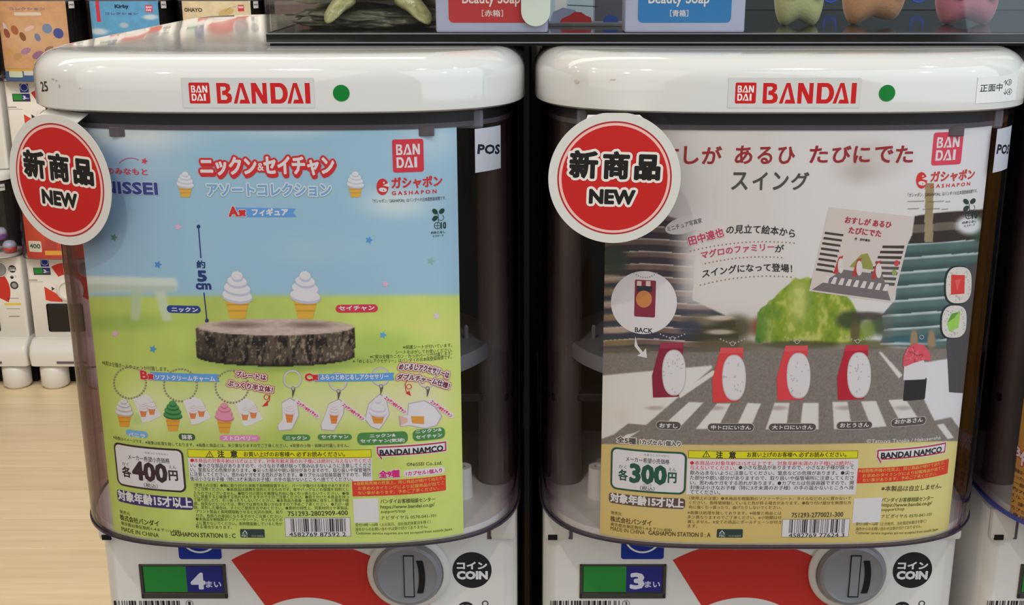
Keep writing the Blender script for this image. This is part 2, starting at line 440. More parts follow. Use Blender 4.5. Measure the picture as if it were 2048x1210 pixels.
# ------------------------------------------------------------------ capsule machines
NE = 3.5
def outline(a, bf, n=36, back=.25, bb=.11):
    """closed plan outline, front half superellipse round y=0, back half round y=back"""
    P = []
    for i in range(n + 1):
        t = math.pi * i / n; c, s = math.cos(t), math.sin(t)
        P.append((-a * math.copysign(abs(c) ** (2 / NE), c), -bf * abs(s) ** (2 / NE)))
    for i in range(n + 1):
        t = math.pi * i / n; c, s = math.cos(t), math.sin(t)
        P.append((a * math.copysign(abs(c) ** (2 / NE), c), back + bb * abs(s) ** (2 / NE)))
    return P
def front(a, bf, n=400):
    return [(-a * math.copysign(abs(math.cos(t)) ** (2 / NE), math.cos(t)), -bf * abs(math.sin(t)) ** (2 / NE)) for t in [math.pi * (.004 + .992 * i / n) for i in range(n + 1)]]
LT, LB, CB = .620, .5872, .311           # lid top, lid bottom, case bottom
A0, B0 = .148, .108
P3 = .31
ROOT = [(-.155 + P3 * k, .80, H - .677) for k in range(3)]
BODYY = -.0425
def ring3(a, bf, z, n=36, bb=.11): return [(x, y, z) for x, y in outline(a, bf, n, .25, bb)]

def lid_mesh():
    R = []
    for z, i in ((LB, .010), (LB, .0015), (LB + .0012, 0), (LT - .0155, 0)): R.append(ring3(.152 - i, .113 - i, z, 48, .11 - i))
    for k in range(1, 9):
        t = math.radians(90 * k / 8); i = .0155 * (1 - math.cos(t)); R.append(ring3(.152 - i, .113 - i, LT - .0155 + .0155 * math.sin(t), 48, .11 - i))
    R.append(ring3(.10, .07, LT, 48, .06))
    return loft(R)
def wall_mesh(a, b, t, z0, z1, n=48):
    return loft([ring3(a, b, z0, n), ring3(a, b, z1, n), ring3(a - t, b - t, z1, n, .11 - t), ring3(a - t, b - t, z0, n, .11 - t), ring3(a, b, z0, n)], cap=False)
def rbox_outline(x0, x1, y0, y1, r, n=6):
    P = []
    for cx, cy, a0 in ((x1 - r, y0 + r, -90), (x1 - r, y1 - r, 0), (x0 + r, y1 - r, 90), (x0 + r, y0 + r, 180)):
        for i in range(n + 1):
            t = math.radians(a0 + 90 * i / n); P.append((cx + r * math.cos(t), cy + r * math.sin(t)))
    return P
def prism(P, z0, z1, bev=.002):
    c = [(sum(p[0] for p in P) / len(P)), (sum(p[1] for p in P) / len(P))]
    def sc(d, z): return [(p[0] + (c[0] - p[0]) / max(1e-6, math.hypot(p[0] - c[0], p[1] - c[1])) * d, p[1] + (c[1] - p[1]) / max(1e-6, math.hypot(p[0] - c[0], p[1] - c[1])) * d, z) for p in P]
    return loft([sc(bev, z0), sc(0, z0 + bev), sc(0, z1 - bev), sc(bev, z1)])

def logo_letters(pr, x0, z0, w, h, c, L, mm_):
    """the six heavy capitals B A N D A I (open triangular A's), drawn as flat strokes in a box"""
    adv = [0, .176, .372, .576, .752, .946]; wd = [.163, .176, .166, .185, .176, .054]
    for k, ch in enumerate('BANDAI'):
        letter(pr, ch, x0 + adv[k] * w, z0, wd[k] * w, h, c, L)
def letter(pr, ch, x, z, w, h, c, L):
    q = lambda P: pr.polyuv([(x + a * w, z + b * h) for a, b in P], c, L)
    s = .24
    if ch == 'I': q([(0, 0), (1, 0), (1, 1), (0, 1)])
    elif ch == 'N':
        q([(0, 0), (.27, 0), (.27, 1), (0, 1)]); q([(.73, 0), (1, 0), (1, 1), (.73, 1)]); q([(0, 1), (.32, 1), (1, 0), (.68, 0)])
    elif ch == 'D':
        q([(0, 0), (.28, 0), (.28, 1), (0, 1)])
        O = [(.2, 1), (.55, 1)] + [(.55 + .45 * math.sin(t), .5 + .5 * math.cos(t)) for t in [math.pi * i / 12 for i in range(1, 12)]] + [(.55, 0), (.2, 0)]
        I = [(.2, .2), (.5, .2)] + [(.5 + .22 * math.sin(t), .5 - .3 * math.cos(t)) for t in [math.pi * i / 12 for i in range(1, 12)]] + [(.5, .8), (.2, .8)]
        q(O + I)
    elif ch == 'B':
        q([(0, 0), (.26, 0), (.26, .82), (0, 1)])
        q([(.0, 1), (.62, 1), (.88, .92), (.92, .72), (.80, .56), (.64, .52), (.36, .52), (.36, .62), (.56, .64), (.64, .74), (.56, .82), (.0, .82)])
        q([(.36, .56), (.66, .56), (.92, .46), (1, .28), (.92, .08), (.66, 0), (.0, 0), (.0, .18), (.6, .18), (.7, .28), (.6, .40), (.36, .42)])
    elif ch == 'A':
        q([(0, 0), (.40, 1), (.60, 1), (.66, .82), (.49, .82), (.22, 0)])
        q([(.42, 1), (.64, 1), (1, 0), (.76, 0)])
        q([(.34, 0), (.80, 0), (.73, .19), (.42, .19)])
def logo_square(pr, p0, p1, red, white, L):
    a, b = pr.s.uv(*p0), pr.s.uv(*p1); u0, z1, u1, z0 = a[0], a[1], b[0], b[1]; w, h = u1 - u0, z1 - z0
    pr.rectuv(u0, z0, u1, z1, red, L, r=.08 * w)
    X, W = u0 + .12 * w, .76 * w
    for ch, x, ww in (('B', 0, .27), ('A', .29, .37), ('N', .69, .31)): letter(pr, ch, X + x * W, z0 + .53 * h, ww * W, .32 * h, white, L + 1)
    for ch, x, ww in (('D', 0, .31), ('A', .32, .39), ('I', .75, .12)): letter(pr, ch, X + x * W, z0 + .14 * h, ww * W, .32 * h, white, L + 1)

def ean(code):
    Lc = '0001101 0011001 0010011 0111101 0100011 0110001 0101111 0111011 0110111 0001011'.split()
    par = 'LLLLLL LLGLGG LLGGLG LLGGGL LGLLGG LGGLLG LGGGLL LGLGLG LGLGGL LGGLGL'.split()
    inv = lambda s: ''.join('1' if c == '0' else '0' for c in s)
    d = [int(c) for c in code]; p = par[d[0]]; s = '101'
    for k in range(6):
        q = Lc[d[k + 1]]; s += q if p[k] == 'L' else inv(q)[::-1]
    s += '01010'
    for k in range(6): s += inv(Lc[d[k + 7]])
    return s + '101'
def bars(pr, bits, u0, u1, z0, z1, c, L):
    w = (u1 - u0) / len(bits); i = 0
    while i < len(bits):
        if bits[i] == '1':
            j = i
            while j < len(bits) and bits[j] == '1': j += 1
            pr.rectuv(u0 + i * w, z0, u0 + j * w, z1, c, L); i = j
        else: i += 1

MESH = {}
def shared(name, key, fn, mat, parent, smooth=None, label=None):
    """builds a part once and shares its mesh between the machines"""
    if key not in MESH:
        o = obj(name, fn(), mat, parent, label)
        if smooth: autosmooth(o, smooth)
        MESH[key] = o.data; return o
    o = bpy.data.objects.new(name, MESH[key]); COL.objects.link(o); o.parent = parent
    if label: o['label'] = label
    return o

def body_print(root, coins, tagno, far):
    """flat printing on the machine's front plate, in machine coordinates (x, z)"""
    pl = Surf([(-.16, BODYY), (.16, BODYY)], root); pl.u = pl.x.copy()
    zz = lambda Z: Z + .677
    pr = Print(pl, .0002)
    # the red ring with one straight cut edge, and the white disc it surrounds
    pr.ringuv(-.003, zz(-.497), .1005, .0565, (196, 52, 44), 0, n=72, a0=-28, a1=121)
    if far: pr.polyuv([(-.088, .192), (-.050, .168), (-.030, .150), (-.026, .134), (-.070, .136), (-.088, .142)], (206, 66, 48), 0); pr.polyuv([(-.062, .192), (-.050, .184), (-.062, .176)], (60, 60, 50), 0)
    pr.build('red_ring_graphic', root_o(root), label='large red printed ring on the white front plate')
    pr = Print(pl, .0002)
    pr.rectuv(-.0912, zz(-.4102), -.0612, zz(-.380), (22, 50, 150), 0, .002)
    pr.ringuv(-.0762, zz(-.3925), .0130, .0117, (235, 238, 245), 1)
    pr.build('blue_coin_badge', root_o(root), label='blue square sticker with a white circle')
    if tagno:
        pr = Print(pl, .0002)
        bits = ean('4582769000013') if tagno == '①' else ean('4902425000037')
        bars(pr, '1' + bits[4:90] , -.1405, -.0915, zz(-.4555), zz(-.4430), (40, 38, 40), 0)
        pr.ringuv(-.0868, zz(-.4452), .0026, .0023, (60, 58, 60), 1)
        pr.textuv(dict([('①', '1'), ('③', '3')])[tagno], -.0876, zz(-.4468), -.0860, zz(-.4468), .0031, (50, 48, 50), 2, .0001)
        pr.build('barcode', root_o(root), label='black barcode with a circled number')
    pr = Print(pl, .0002)
    pr.elluv(.1142, zz(-.4188), .0138, .0141, (38, 38, 42), 0, 40)
    pr.textuv('コイン', .1038, zz(-.4178), .1245, zz(-.4178), .0052, (235, 235, 238), 1, .00035)
    pr.textuv('COIN', .1038, zz(-.4257), .1248, zz(-.4257), .0058, (235, 235, 238), 1, .0005)
    pr.build('coin_mark', root_o(root), label='black round mark reading COIN')
    pr = Print(pl, .0002)
    pr.elluv(.1095, zz(-.4500), .0062, .0062, (38, 38, 42), 0); pr.textuv('コイン', .1062, zz(-.4478), .1130, zz(-.4478), .0017, (235, 235, 238), 1, .00012)
    pr.ringuv(.1232, zz(-.4452), .0023, .0016, (38, 38, 42), 0); pr.lineuv([(.1232, zz(-.4472)), (.1232, zz(-.4520))], .0008, (38, 38, 42), 0)
    pr.build('coin_return_mark', root_o(root))
    if far:
        for dx, dz, w, h, c in ((-.125, -.462, .03, .003, (120, 112, 100)), (-.115, -.468, .05, .0015, (140, 132, 120)), (.105, -.53, .04, .002, (120, 114, 106)), (.10, -.555, .06, .008, (226, 196, 70)), (.10, -.57, .05, .002, (130, 124, 116)), (.10, -.60, .04, .004, (150, 146, 140))):
            pr = Print(pl, .0002); pr.rectuv(dx - w / 2, zz(dz), dx + w / 2, zz(dz) + h, c, 0); pr.build('caption_strip', root_o(root))
        pr = Print(pl, .0002); pr.elluv(.1142, zz(-.480), .015, .015, (70, 68, 66), 0); pr.elluv(.1142, zz(-.480), .009, .009, (150, 150, 150), 1); pr.build('return_button_mark', root_o(root))
RO = {}
def root_o(root): return RO[tuple(root)]

def machine(loc, label, number, tagno, far=False, name='capsule_machine', group='white capsule vending machines in the front row'):
    root = tuple(loc)
    r = empty(name, root, label, 'vending machine', group); RO[root] = r
    K = 'far' if far else 'near'
    shared('lid', 'lid', lid_mesh, M['lid'], r, 40)
    shared('clear_case', 'case', lambda: wall_mesh(A0, B0, .0026, CB, LB), M['clear'], r, 40)
    rim = shared('case_rim', 'rim' + K, lambda: wall_mesh(A0 + .0008, B0 + .0008, .0032, CB - .0013, CB + .0002), M['rimblue'] if number == 'x' else M['rim'], r, 40)
    if number == 'x' and not far: rim.data = rim.data.copy(); rim.data.materials[0] = M['rimblue']
    # band and rail from which the display card hangs, inside the clear case
    shared('top_band', 'band', lambda: wall_mesh(A0 - .0030, B0 - .0030, .0016, LB - .0075, LB), M['dark'], r, 40)
    rail = shared('card_rail', 'rail', lambda: wall_mesh(A0 - .0030, B0 - .0030, .0030, LB - .0104, LB - .0075), M['mauve'], r, 40)
    if not far:
        for x in (-.086, .0945):
            i = front(A0 - .0024, B0 - .0024); yy = [q[1] for q in i if q[0] <= x][-1]
            shared('card_clip', 'clip%.3f' % x, lambda: box((x - .0045, yy - .0003, LB - .0148), (x + .0045, yy + .0012, LB - .009), .0004), M['mauve'], rail)
        shared('moulded_catch', 'catch', lambda: box((.108, -.084, LB - .0125), (.127, -.078, LB - .001), .0015), M['lgrey'], r)
        shared('moulded_catch', 'catch2', lambda: box((-.127, -.084, LB - .0125), (-.108, -.078, LB - .001), .0015), M['lgrey'], r)
    # what shows through the clear case
    shared('inner_back', 'iback', lambda: box((-.143, .075, CB + .004), (.143, .080, LB - .002)), M['dark'], r)
    shared('floor_tray', 'tray', lambda: loft([ring3(A0 - .004, B0 - .004, CB - .004), ring3(A0 - .004, B0 - .004, CB + .0035)]), M['body'], r, 40)
    if not far:
        dr = shared('capsule_drum', 'drum', lambda: lathe([(.05, .407), (.123, .407), (.129, .410), (.129, .4175), (.1275, .420), (.05, .420)], (0, -.004, 0), n=64, sy=.72), M['lgrey'], r, 30)
        for x in (-.111, .1235, .111):
            shared('agitator_pin', 'pin%.4f' % x, lambda: lathe([(.0016, .420), (.0016, .428), (.0008, .4295)], (x, -.012, 0), n=10), M['lgrey'], dr)
        shared('shelf_plate', 'shelfp', lambda: box((-.140, -.02, .376), (.140, .074, .382), .001), M['dark'], r)
        for sx in (-1, 1):
            shared('corner_column', 'col%d' % sx, lambda: lathe([(.0120, CB + .004), (.0112, CB + .05), (.0105, CB + .16), (.0100, LB - .003)], (.1300 * sx, -.012, 0), n=24), M['column'], r, 30)
            shared('screw_post', 'post%d' % sx, lambda: lathe([(.0070, CB + .0035), (.0062, CB + .024), (.0062, CB + .0255), (.0022, CB + .0255), (.0022, CB + .018)], (.1085 * sx, -.040, 0), n=24), M['paper'], r, 30)
    # white body
    def bodym():
        bm = prism(rbox_outline(-.1455, .1455, BODYY, .30, .010), .0, CB - .006, .002)
        return bm
    shared('body', 'body', bodym, M['body'], r, 40)
    if not far:
        for sx in (-1, 1):
            hb = shared('hinge_cap', 'hinge%d' % sx, lambda: box((min(sx * .1275, sx * .1452), BODYY - .0035, CB - .028), (max(sx * .1275, sx * .1452), BODYY + .004, CB - .004), .0025), M['body'], r, 40)
            shared('hinge_gap', 'hgap%d' % sx, lambda: box((min(sx * .1252, sx * .1280), BODYY - .0006, CB - .0287), (max(sx * .1252, sx * .1280), BODYY + .002, CB - .004), .0003), M['mauve'], hb)
        shared('slot_mark', 'slotm', lambda: box((-.1425, BODYY - .0042, CB - .0275), (-.136, BODYY + .002, CB - .0235), .0003), M['void'], r)
    # coin dial: raised white collar, grey cap, raised bar and black slot
    kx, kz = .0698, .677 - .4180
    def collar(): return lathe([(.0200, 0), (.0290, 0), (.0292, .0022), (.0275, .0042), (.0248, .0048), (.0235, .0030)], (kx, BODYY, kz - .0012), 'Y', 56)
    kn = shared('coin_dial', 'collar', collar, M['body'], r, 40)
    dial = shared('dial_cap', 'dial', lambda: lathe([(.0238, .001), (.0238, .0075), (.0228, .0098), (.0205, .0108), (.0188, .0100), (.0, .0104)], (kx, BODYY, kz), 'Y', 56), M['grey'], kn, 40, label='grey round cap with a coin slot')
    if not far:
        def barm():
            bm = bmesh.new(); f = BODYY - .0104
            for a, b in (((-.0032, f - .0004, -.0155), (.0032, f + .002, .0155)),): add_box(bm, (kx + a[0] + .001, a[1], kz + a[2]), (kx + b[0] + .001, b[1], kz + b[2]), .0003)
            return bm
        shared('raised_bar', 'rbar', barm, M['grey'], kn)
        def barline():
            bm = bmesh.new(); f = BODYY - .0106
            for a, b in (((-.0036, -.0159), (-.0031, .0159)), ((.0031, -.0159), (.0036, .0159)), ((-.0036, -.0161), (.0036, -.0156)), ((-.0036, .0156), (.0036, .0161))): add_box(bm, (kx + .001 + a[0], f - .00035, kz + a[1]), (kx + .001 + b[0], f + .001, kz + b[1]))
            return bm
        shared('bar_outline', 'rbarl', barline, M['void'], kn)
        def slot():
            bm = bmesh.new(); R, n = .030, 10; V = []
            for s_ in (-.0021, .0021):
                V.append([(kx + .0095 + s_ + .0016 * (1 - (2 * i / n - 1) ** 2) - .0010, kz - .0005 + .0125 * (2 * i / n - 1)) for i in range(n + 1)])
            f = [bm.verts.new((x, BODYY - .01085, z)) for x, z in V[0]]; g = [bm.verts.new((x, BODYY - .01085, z)) for x, z in V[1]]
            for i in range(n): bm.faces.new((f[i], g[i], g[i + 1], f[i + 1]))
            e = bmesh.ops.extrude_face_region(bm, geom=bm.faces[:])
            for v in e['geom']:
                if isinstance(v, bmesh.types.BMVert): v.co.y += .0012
            bmesh.ops.recalc_face_normals(bm, faces=bm.faces[:]); return bm
        shared('coin_slot', 'cslot', slot, M['void'], kn)
    # price display window
    z0, z1, x0, x1 = .677 - .4408, .677 - .4141, -.1200, -.0590
    def frm():
        bm = bmesh.new(); t = .0022; f = BODYY
        add_box(bm, (x0, f - .0012, z0), (x0 + t, f + .001, z1), .0004); add_box(bm, (x1 - t, f - .0012, z0), (x1, f + .001, z1), .0004)
        add_box(bm, (x0, f - .0012, z1 - t * .5), (x1, f + .001, z1), .0004); add_box(bm, (x0, f - .0012, z0), (x1, f + .001, z0 + t * 1.9), .0004)
        add_box(bm, (x0 + .001, f - .0002, z0 + .001), (x1 - .001, f + .0005, z1 - .001)); return bm
    pd = shared('price_display', 'pdisp', frm, M['window'], r)
    pl = Surf([(-.16, BODYY), (.16, BODYY)], root); pl.u = pl.x.copy()
    pr = Print(pl, .00045)
    xm = -.0872
    pr.rectuv(x0 + .0028, z0 + .0050, xm, z1 - .0016, (44, 140, 60), 0); pr.rectuv(xm, z0 + .0050, x1 - .0028, z1 - .0016, (42, 46, 128), 0)
    pr.textuv(number if number != 'x' else '5', xm + .0035, z0 + .0078, xm + .0122, z0 + .0078, .0115, (222, 224, 240), 1, .00085)
    pr.textuv('まい', xm + .0134, z0 + .0086, xm + .0240, z0 + .0086, .0048, (205, 208, 228), 1, .00022)
    o = pr.build('price_strip', pd, label='green and blue strip with the number of coins')
    body_print(root, number, tagno, far)
    if far:
        shared('chute_opening', 'chute', lambda: box((-.088, BODYY - .004, .022), (.045, BODYY + .002, .128), .006), M['black'], r, label='black chute opening')
        shared('turning_handle', 'handle', lambda: lathe([(.030, 0), (.042, 0), (.042, .006), (.038, .010), (.030, .011), (.028, .004), (.0, .004)], (-.003, BODYY, .677 - .497), 'Y', 32), M['body'], r, 40)
    # lid logo
    ls = Surf(front(.152, .113), root); pr = Print(ls, .00015)
    if not far:
        pr.rectuv(-.0425, LB + .0035, .0325, LB + .0205, (213, 214, 212), 0)
    a, h = -.0385, .0118
    pr.rectuv(a, LB + .0060, a + .0118, LB + .0060 + h, (206, 38, 40), 1, .0008)
    zs = LB + .0060
    if not far:
        for ch, x, ww in (('B', 0, .27), ('A', .29, .37), ('N', .69, .31)): letter(pr, ch, a + .0013 + x * .0092, zs + .0062, ww * .0092, .0039, (240, 240, 240), 2)
        for ch, x, ww in (('D', 0, .31), ('A', .32, .39), ('I', .75, .12)): letter(pr, ch, a + .0013 + x * .0092, zs + .0016, ww * .0092, .0039, (240, 240, 240), 2)
        logo_letters(pr, a + .0157, zs, .0530, .0116, (206, 38, 40), 1, None)
    else: pr.rectuv(a + .0157, zs, a + .0687, zs + h, (206, 60, 60), 1)
    pr.build('brand_sticker', r, M['inkg'], label='red lettering sticker on the lid front')
    if not far:
        pr = Print(ls, .00015); pr.elluv(.0478, LB + .0118, .0047, .0047, (24, 128, 52), 1, 36)
        pr.build('green_dot_sticker', r, M['inkg'], label='round green sticker on the lid front')
    return r

floor_z = 0
R0 = machine(ROOT[0], 'white capsule machine on the left, its lid marked 25, price window showing 4', '4', '①')
R1 = machine(ROOT[1], 'white capsule machine in the middle, lid sticker with small Japanese marks, price window showing 3', '3', '③')
R2 = machine(ROOT[2], 'white capsule machine cut off at the right edge, orange card inside, blue-edged case', 'x', '③')

# small stickers of the two near machines
cs = [Surf(front(A0, B0), ROOT[k]) for k in range(3)]
for k, (pa, pb, tx) in enumerate((((949, 258), (1001, 336), ((955, 307), 998, 17)), ((2010, 252), (2044, 330), ((2012, 301), 2041, 19)))):
    pr = Print(cs[k], .0002)
    A, B = cs[k].uv(*pa), cs[k].uv(*pb)
    if k == 1:
        A0u = cs[0].uv(949, 258); B0u = cs[0].uv(1001, 336); T0 = cs[0].uv(955, 307); T1 = cs[0].uv(998, 307)
    else: A0u, B0u, T0, T1 = A, B, cs[0].uv(955, 307), cs[0].uv(998, 307)
    pr.rectuv(A0u[0], A0u[1], B0u[0], B0u[1], (196, 200, 212), 0)
    pr.textuv('POS', T0[0], T0[1], T1[0], T1[1], .0053, (28, 36, 56), 1, .00035)
    pr.build('pos_label', (R0, R1)[k], label='small white label reading POS')
ls0, ls1 = Surf(front(.152, .113), ROOT[0]), Surf(front(.152, .113), ROOT[1])
pr = Print(ls0, .0002); pr.text('25', 84, 183, 97, 19, (30, 28, 28), 1, .35, y1=182); pr.build('lid_number', R0, M['inkg'], label='the number 25 in black')
pr = Print(ls0, .0002)
for (x, y, a, b) in ((106, 158, 3, 1.2), (113, 161, 2, 1.5), (119, 172, 1.2, 4), (160, 176, 1.5, 1)): pr.ell(x, y, a, b, (186, 180, 170), 1, n=10)
for (x, y, a, b) in (): pass
pr.build('scuff_mark', R0, M['inkg'])
pr = Print(ls1, .0002)
a, b = ls1.uv(1956, 152), ls1.uv(2030, 200); pr.rectuv(a[0], a[1] - .0006, b[0], b[1], (241, 243, 243), 0)
pr.text('正面中', 1959, 184, 2003, 15, (44, 48, 52), 1, .35)
pr.text('↑', 2006, 172, 2012, 12, (60, 60, 62), 1, .1); pr.text('↓', 2006, 190, 2012, 12, (60, 60, 62), 1, .1)
pr.text('③', 2012, 171, 2022, 12, (60, 60, 62), 1, .2); pr.text('④', 2012, 190, 2022, 12, (60, 60, 62), 1, .2)
pr.build('position_label', R1, M['inkg'], label='small clear label with Japanese marks')
pr = Print(ls1, .0002)
for (x, y, a, b) in ((1154, 163, 5, 4), (1226, 159, 6, 1.2)): pr.ell(x, y, a, b, (206, 200, 190), 1, n=10)
pr.build('scuff_mark', R1, M['inkg'])
# ------------------------------------------------------------------ display cards inside the clear cases
def psurf(k):
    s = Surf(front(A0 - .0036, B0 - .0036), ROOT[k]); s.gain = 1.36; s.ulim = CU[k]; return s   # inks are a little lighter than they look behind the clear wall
CU = ((-.1217, .1136), (-.1112, .1240), (-.157, .078))
PU0, PU1 = -.1180, .1172
ZL, ZH = CB + .0006, LB - .0098

# ---- card 1: soft serve collection
def paint1(x, y, u, z):
    C = np.zeros((len(x), 3)); n = fbm(x / 60, y / 60)
    C[:] = (146, 184, 202)
    C = mixc(C, (150, 186, 204), ss(650, 900, x)); C = mixc(C, (138, 168, 192), ss(420, 160, x) * ss(700, 350, y))
    for cx, cy, rx, ry, a in ((250, 268, 190, 44, .9), (560, 262, 130, 20, .5), (790, 405, 90, 38, .85), (860, 270, 70, 60, .45), (300, 320, 80, 50, .25), (640, 500, 130, 40, .15)):
        C = mixc(C, (200, 212, 214), blob(x, y, cx, cy, rx, ry, .9) * a * (.6 + .6 * n))
    hz = 592 + (x - 160) * -.004
    g = ss(hz - 7, hz + 9, y)
    G = np.zeros_like(C); G[:] = (172, 190, 94); G = mixc(G, (196, 212, 112), ss(500, 900, x)); G = mixc(G, (140, 170, 80), blob(x, y, 250, 645, 120, 22, .8) * .75)
    G = mixc(G, (196, 214, 120), ss(900, 1080, y) * .5); G = G * (0.94 + .12 * n[:, None])
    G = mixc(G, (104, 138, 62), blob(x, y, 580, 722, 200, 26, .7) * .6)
    G = mixc(G, (150, 182, 84), blob(x, y, 760, 690, 120, 40, .9) * .6)
    C = C * (1 - g[:, None]) + G * g[:, None]
    # bench, out of focus
    for P, c in (([(170, 552), (350, 556), (356, 566), (352, 582), (165, 584)], (200, 210, 196)), ([(170, 568), (352, 572), (350, 584), (165, 586)], (168, 186, 172)),
                 ([(262, 584), (284, 584), (280, 640), (262, 640)], (170, 188, 150)), ([(308, 582), (330, 582), (345, 642), (326, 642)], (186, 200, 172))):
        C = mixc(C, c, (soft(x, y, P, 4) + soft(x, y, P, 1.5)) * .45)
    # glow behind the prizes
    for cx, cy, rx, ry in ((300, 815, 82, 78), (430, 812, 110, 72), (500, 812, 60, 66), (640, 808, 110, 66), (770, 806, 110, 66), (850, 800, 70, 60)):
        C = mixc(C, (216, 222, 178), blob(x, y, cx, cy, rx, ry, .85) * .62)
    C = mixc(C, (132, 170, 90), blob(x, y, 275, 838, 18, 14, .7) * .3)
    # tree stump
    top = blob(x, y, 551, 654, 160, 17, .06)
    side = inpoly(x, y, [(392, 654)] + [(551 - 159 * math.cos(t), 712 + 21 * math.sin(t)) for t in [math.pi * i / 24 for i in range(25)]] + [(710, 654)])
    bark = fbm(x / 7, y / 22) ; bark2 = fbm(x / 3.5 + 9, y / 7)
    B = np.zeros_like(C); B[:] = (84, 74, 62); B = mixc(B, (34, 30, 28), ss(.52, .62, bark)); B = mixc(B, (160, 146, 122), ss(.56, .72, bark2) * .75)
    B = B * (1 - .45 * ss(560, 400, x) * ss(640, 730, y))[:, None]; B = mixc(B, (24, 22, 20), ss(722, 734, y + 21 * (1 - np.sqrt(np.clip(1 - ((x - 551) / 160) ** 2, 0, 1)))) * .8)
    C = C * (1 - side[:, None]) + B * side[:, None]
    T = np.zeros_like(C); T[:] = (164, 148, 138); T = mixc(T, (206, 188, 174), fbm(x / 12, y / 3)); T = mixc(T, (84, 68, 60), blob(x, y, 480, 650, 60, 8, .9) * .6); T = mixc(T, (84, 68, 60), blob(x, y, 620, 650, 56, 8, .9) * .6)
    C = C * (1 - top[:, None]) + T * top[:, None]
    return C
def swirl(pr, cx, top, w, h, cone_h, cream, shade, cone=(226, 168, 66), L=1, tilt=0):
    """soft serve in a wafer cone: top = y of the tip, w width, h height of the cream"""
    sh = lambda p: (p[0] + tilt * (p[1] - top), p[1])
    y0 = top + h * .86
    pr.poly([sh(p) for p in ((cx - w * .40, y0), (cx + w * .40, y0), (cx + w * .24, y0 + cone_h), (cx - w * .24, y0 + cone_h))], cone, L)
    dk = tuple(int(v * .82) for v in cone)
    for k in (1, 2): pr.poly([sh(p) for p in ((cx - w * .40 + w * .05 * k, y0 + cone_h * .3 * k), (cx + w * .40 - w * .05 * k, y0 + cone_h * .3 * k), (cx + w * .39 - w * .05 * k, y0 + cone_h * (.3 * k + .05)), (cx - w * .39 + w * .05 * k, y0 + cone_h * (.3 * k + .05)))], dk, L + 1)
    for f, ww, hh in ((.80, .50, .22), (.56, .44, .22), (.34, .33, .19), (.16, .19, .16)):
        pr.ell(*sh((cx, top + h * f + h * .035)), w * ww, h * hh, shade, L + 2, .12)
        pr.ell(*sh((cx - w * .01, top + h * f - h * .02)), w * ww * .96, h * hh * .86, cream, L + 3, .12)
        L += 1
    pr.poly([sh(p) for p in ((cx - w * .10, top + h * .12), (cx + w * .02, top - h * .04), (cx + w * .10, top + h * .14))], cream, L + 3)
def star(pr, x, y, r, c, L=1):
    pr.poly([(x + (r if i % 2 == 0 else r * .5) * math.sin(.3 + math.pi * i / 5), y - (r if i % 2 == 0 else r * .5) * math.cos(.3 + math.pi * i / 5)) for i in range(10)], c, L)
def plant_mark(pr, x, y, c, halo=None):
    for k, L in ((0, 2),):
        for a, b, rot in ((-9, -10, .8), (8, -11, -.8), (-9, 7, -.8)): pr.ell(x + a * .8, y + b * .8, 6.5, 4.6, c, L, rot)
        pr.ring(x + 5, y + 4, 5.5, 1, c, L, -60, 130, 12); pr.line([(x - 1, y - 4), (x, y + 14)], 1.4, c, L)
        pr.ring(x - 2, y + 20, 6.5, 1.2, c, L, n=20); pr.line([(x - 2, y + 13), (x - 2, y + 27)], 1, c, L); pr.line([(x - 8, y + 20), (x + 4, y + 20)], 1, c, L)
        pr.text('10', x + 5, y + 26.5, x + 15, 13, c, L, .7); pr.text('のめじるし', x - 15, y + 37, x + 13, 5, c, L, .2); pr.text('エコマーク', x - 12, y + 43, x + 10, 4, c, L, .1)
def gasha_mark(pr, x0, y0, x1, y1, red, wht):
    w, h = x1 - x0, y1 - y0; cx, cy = (x0 + x1) / 2, (y0 + y1) / 2
    pr.ell(cx, cy, w * .5, h * .5, red, 2); pr.poly([(cx + w * .02, cy - h * .08), (x1 + w * .1, cy - h * .26), (x1 + w * .1, cy + h * .02)], wht, 3)
    pr.ell(cx + w * .03, cy + h * .18, w * .34, h * .13, wht, 3, .12); pr.ell(cx + w * .12, cy - h * .25, w * .08, w * .08, wht, 3); pr.ell(cx + w * .10, cy + h * .2, w * .05, w * .05, red, 4)
def info_block(pr, d, T):
    """small type of the lower part of a card"""
    for t in T: pr.text(*t)

